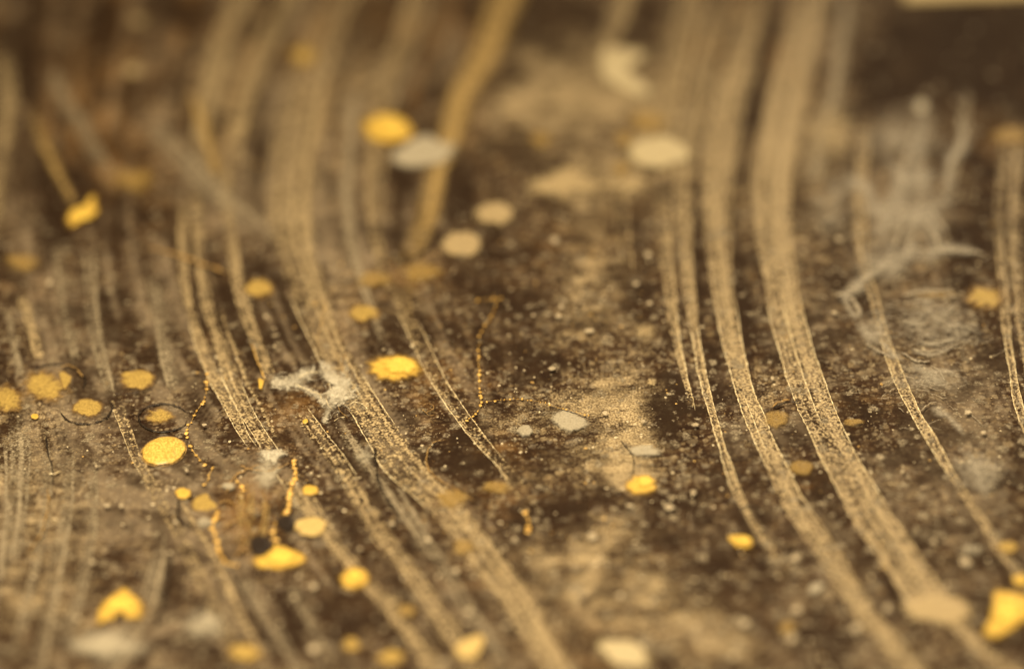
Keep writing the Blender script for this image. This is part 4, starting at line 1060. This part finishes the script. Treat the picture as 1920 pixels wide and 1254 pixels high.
SP = [(1105, 629, 26, 11), (1047, 602, 18, 9), (1052, 583, 12, 11), (1036, 700, 20, 9), (1814, 782, 22, 14), (1843, 820, 15, 10), (1303, 805, 22, 10), (1448, 718, 9, 9), (1572, 457, 16, 14), (1300, 932, 15, 11),
      (1490, 1055, 24, 18), (1495, 1152, 24, 20), (1605, 1187, 26, 24), (1750, 1025, 18, 16), (1811, 1062, 24, 20), (1802, 875, 12, 9), (1691, 893, 11, 9), (1111, 1015, 26, 20), (1180, 957, 20, 9), (1255, 960, 30, 14),
      (589, 1108, 20, 15), (562, 1090, 14, 12), (590, 1226, 24, 20), (384, 806, 12, 7), (182, 883, 9, 6), (351, 891, 9, 6), (202, 957, 11, 8), (229, 957, 11, 8), (330, 987, 11, 9), (175, 1063, 13, 10), (676, 1038, 12, 10),
      (803, 1021, 16, 12), (855, 1078, 18, 15), (880, 1157, 20, 16), (1000, 600, 9, 7), (1002, 717, 7, 5), (983, 704, 7, 5), (1134, 783, 14, 9), (1206, 799, 14, 9), (735, 991, 16, 9), (553, 1130, 12, 10), (94, 540, 16, 14),
      (1163, 1126, 24, 16), (1604, 906, 10, 7), (720, 665, 9, 6), (516, 659, 9, 7), (1375, 1240, 16, 14), (950, 1182, 18, 14), (1040, 460, 22, 18), (1215, 487, 18, 14), (1193, 542, 14, 12), (1218, 578, 16, 10), (64, 1090, 12, 10),
      (1485, 1207, 30, 26), (1663, 1150, 22, 18), (1396, 1178, 28, 20), (320, 1046, 12, 10), (148, 1168, 14, 12), (1060, 574, 9, 8), (1564, 596, 12, 10)]
used = set()
for x, y, w, h in SP:
    best = sorted(LM, key=lambda q: math.hypot(q[1] - x, (q[2] - y) * 1.3))
    lab = None
    size = 'tiny' if w < 11 else 'small' if w < 17 else 'rounded' if w < 23 else 'larger'
    for q in best[:8]:
        dx, dy = x - q[1], y - q[2]
        d = ('right' if dx > 0 else 'left') if abs(dx) > 2.2 * abs(dy) else ('below' if dy > 0 else 'above') if abs(dy) > 2.2 * abs(dx) else ('lower ' if dy > 0 else 'upper ') + ('right' if dx > 0 else 'left')
        dist = math.hypot(dx, dy)
        near = 'close' if dist < 75 else 'a little way' if dist < 160 else 'well'
        rel = {'right': 'to the right of', 'left': 'to the left of', 'below': 'below', 'above': 'above'}.get(d, 'to the %s of' % d)
        cand = '%s pale speck %s %s %s' % (size, near, rel.replace('to the lower', 'lower').replace('to the upper', 'upper'), q[0])
        if cand not in used and len(cand.split()) < 17:
            lab = cand
            break
    used.add(lab)
    blob('pale_speck', lab, 'speck', 'speckf', x, y, w * 1.05, h * 1.05, 'pale specks dotted over the surface', soft=0.7, dens=0.75 + 0.35 * rnd.random(), rough=0.3, height=0.00025, rings=5, seg=28)

# ------------------------------------------------------------------ uncountable dust
def dust(name, label, mat, N_, smin, smax, h, dens=None, region=None, pw=2.2):
    ms, k, D = [], 0, []
    r_ = random.Random(N_)
    Vs, Fs = [], []
    while k < N_:
        x, y = r_.uniform(-60, 1980), r_.uniform(-40, 1300)
        wgt = region(x, y)
        if r_.random() > wgt:
            continue
        s_ = smin + (smax - smin) * r_.random() ** pw
        seg, rings = 9, 2
        th = np.linspace(0, 2 * math.pi, seg, endpoint=False)
        rr = s_ * (0.75 + 0.5 * np.array([r_.random() for _ in range(seg)]))
        c = P(x, y)
        wx, wy = rr * PX * r_.uniform(0.8, 1.3), rr * PX * r_.uniform(0.8, 1.3)
        z0 = 0.00003 + (k % 37) * 0.0000009 + (0.00003 if dens else 0.0)
        ring1 = np.stack([c[0] + wx * np.cos(th), c[1] + wy * np.sin(th), np.full(seg, z0)], -1)
        ring2 = np.stack([c[0] + .6 * wx * np.cos(th), c[1] + .6 * wy * np.sin(th), np.full(seg, z0 + h * min(1, s_ / 3) * .8)], -1)
        ring3 = np.stack([np.full(seg, c[0]), np.full(seg, c[1]), np.full(seg, z0 + h * min(1, s_ / 3))], -1)
        Vs.append(np.vstack([ring1, ring2, ring3]))
        Fs.append(grid_faces(3, seg, True) + k * 27)
        if dens:
            dv = r_.uniform(*dens)
            D += [dv * .25] * seg + [dv] * (2 * seg)
        k += 1
    o = mesh_obj(name, np.vstack(Vs), np.vstack(Fs), M[mat], dens=D if dens else None)
    return tag(o, label, 'dust', kind='stuff')


def reg(x, y):
    b = 0.25 + 0.75 * float(fbm(np.array([x / 80]), np.array([y / 60]), 88, 3)[0] > 0.5)
    if x < 420:
        b *= 0.4
    return b * (0.4 if y < 350 else 1)


dust('fine_dust', 'fine pale dust grains scattered over the whole surface', 'speck', 2900, 0.45, 2.9, 0.00006, region=reg, pw=3.5)
dust('gold_dust', 'fine amber dust grains scattered over the whole surface', 'speckg', 600, 0.5, 2.8, 0.00006, region=reg, pw=3)
dust('dried_spots', 'countless faint translucent dried round spots mottling the surface', 'streak_grey', 3200, 2.5, 12, 0.00002, dens=(0.3, 0.62),
     region=lambda x, y: (1.0 if x > 1150 else 0.5) * (0.35 if y < 400 else 1), pw=1.8)

# ------------------------------------------------------------------ cream card at the top right
q = [P(1697, -2, 0.0008), P(2300, -24, 0.0008), P(2300, -420, 0.0008), P(1640, -400, 0.0008)]
b = [(p[0], p[1], 0.0001) for p in q]
card = mesh_obj('card', [tuple(p) for p in q] + b, [(0, 1, 2, 3), (4, 5, 1, 0), (5, 6, 2, 1), (6, 7, 3, 2), (7, 4, 0, 3), (7, 6, 5, 4)], M['card'], smooth=False)
tag(card, 'plain cream card whose edge just enters at the top right corner', 'card')
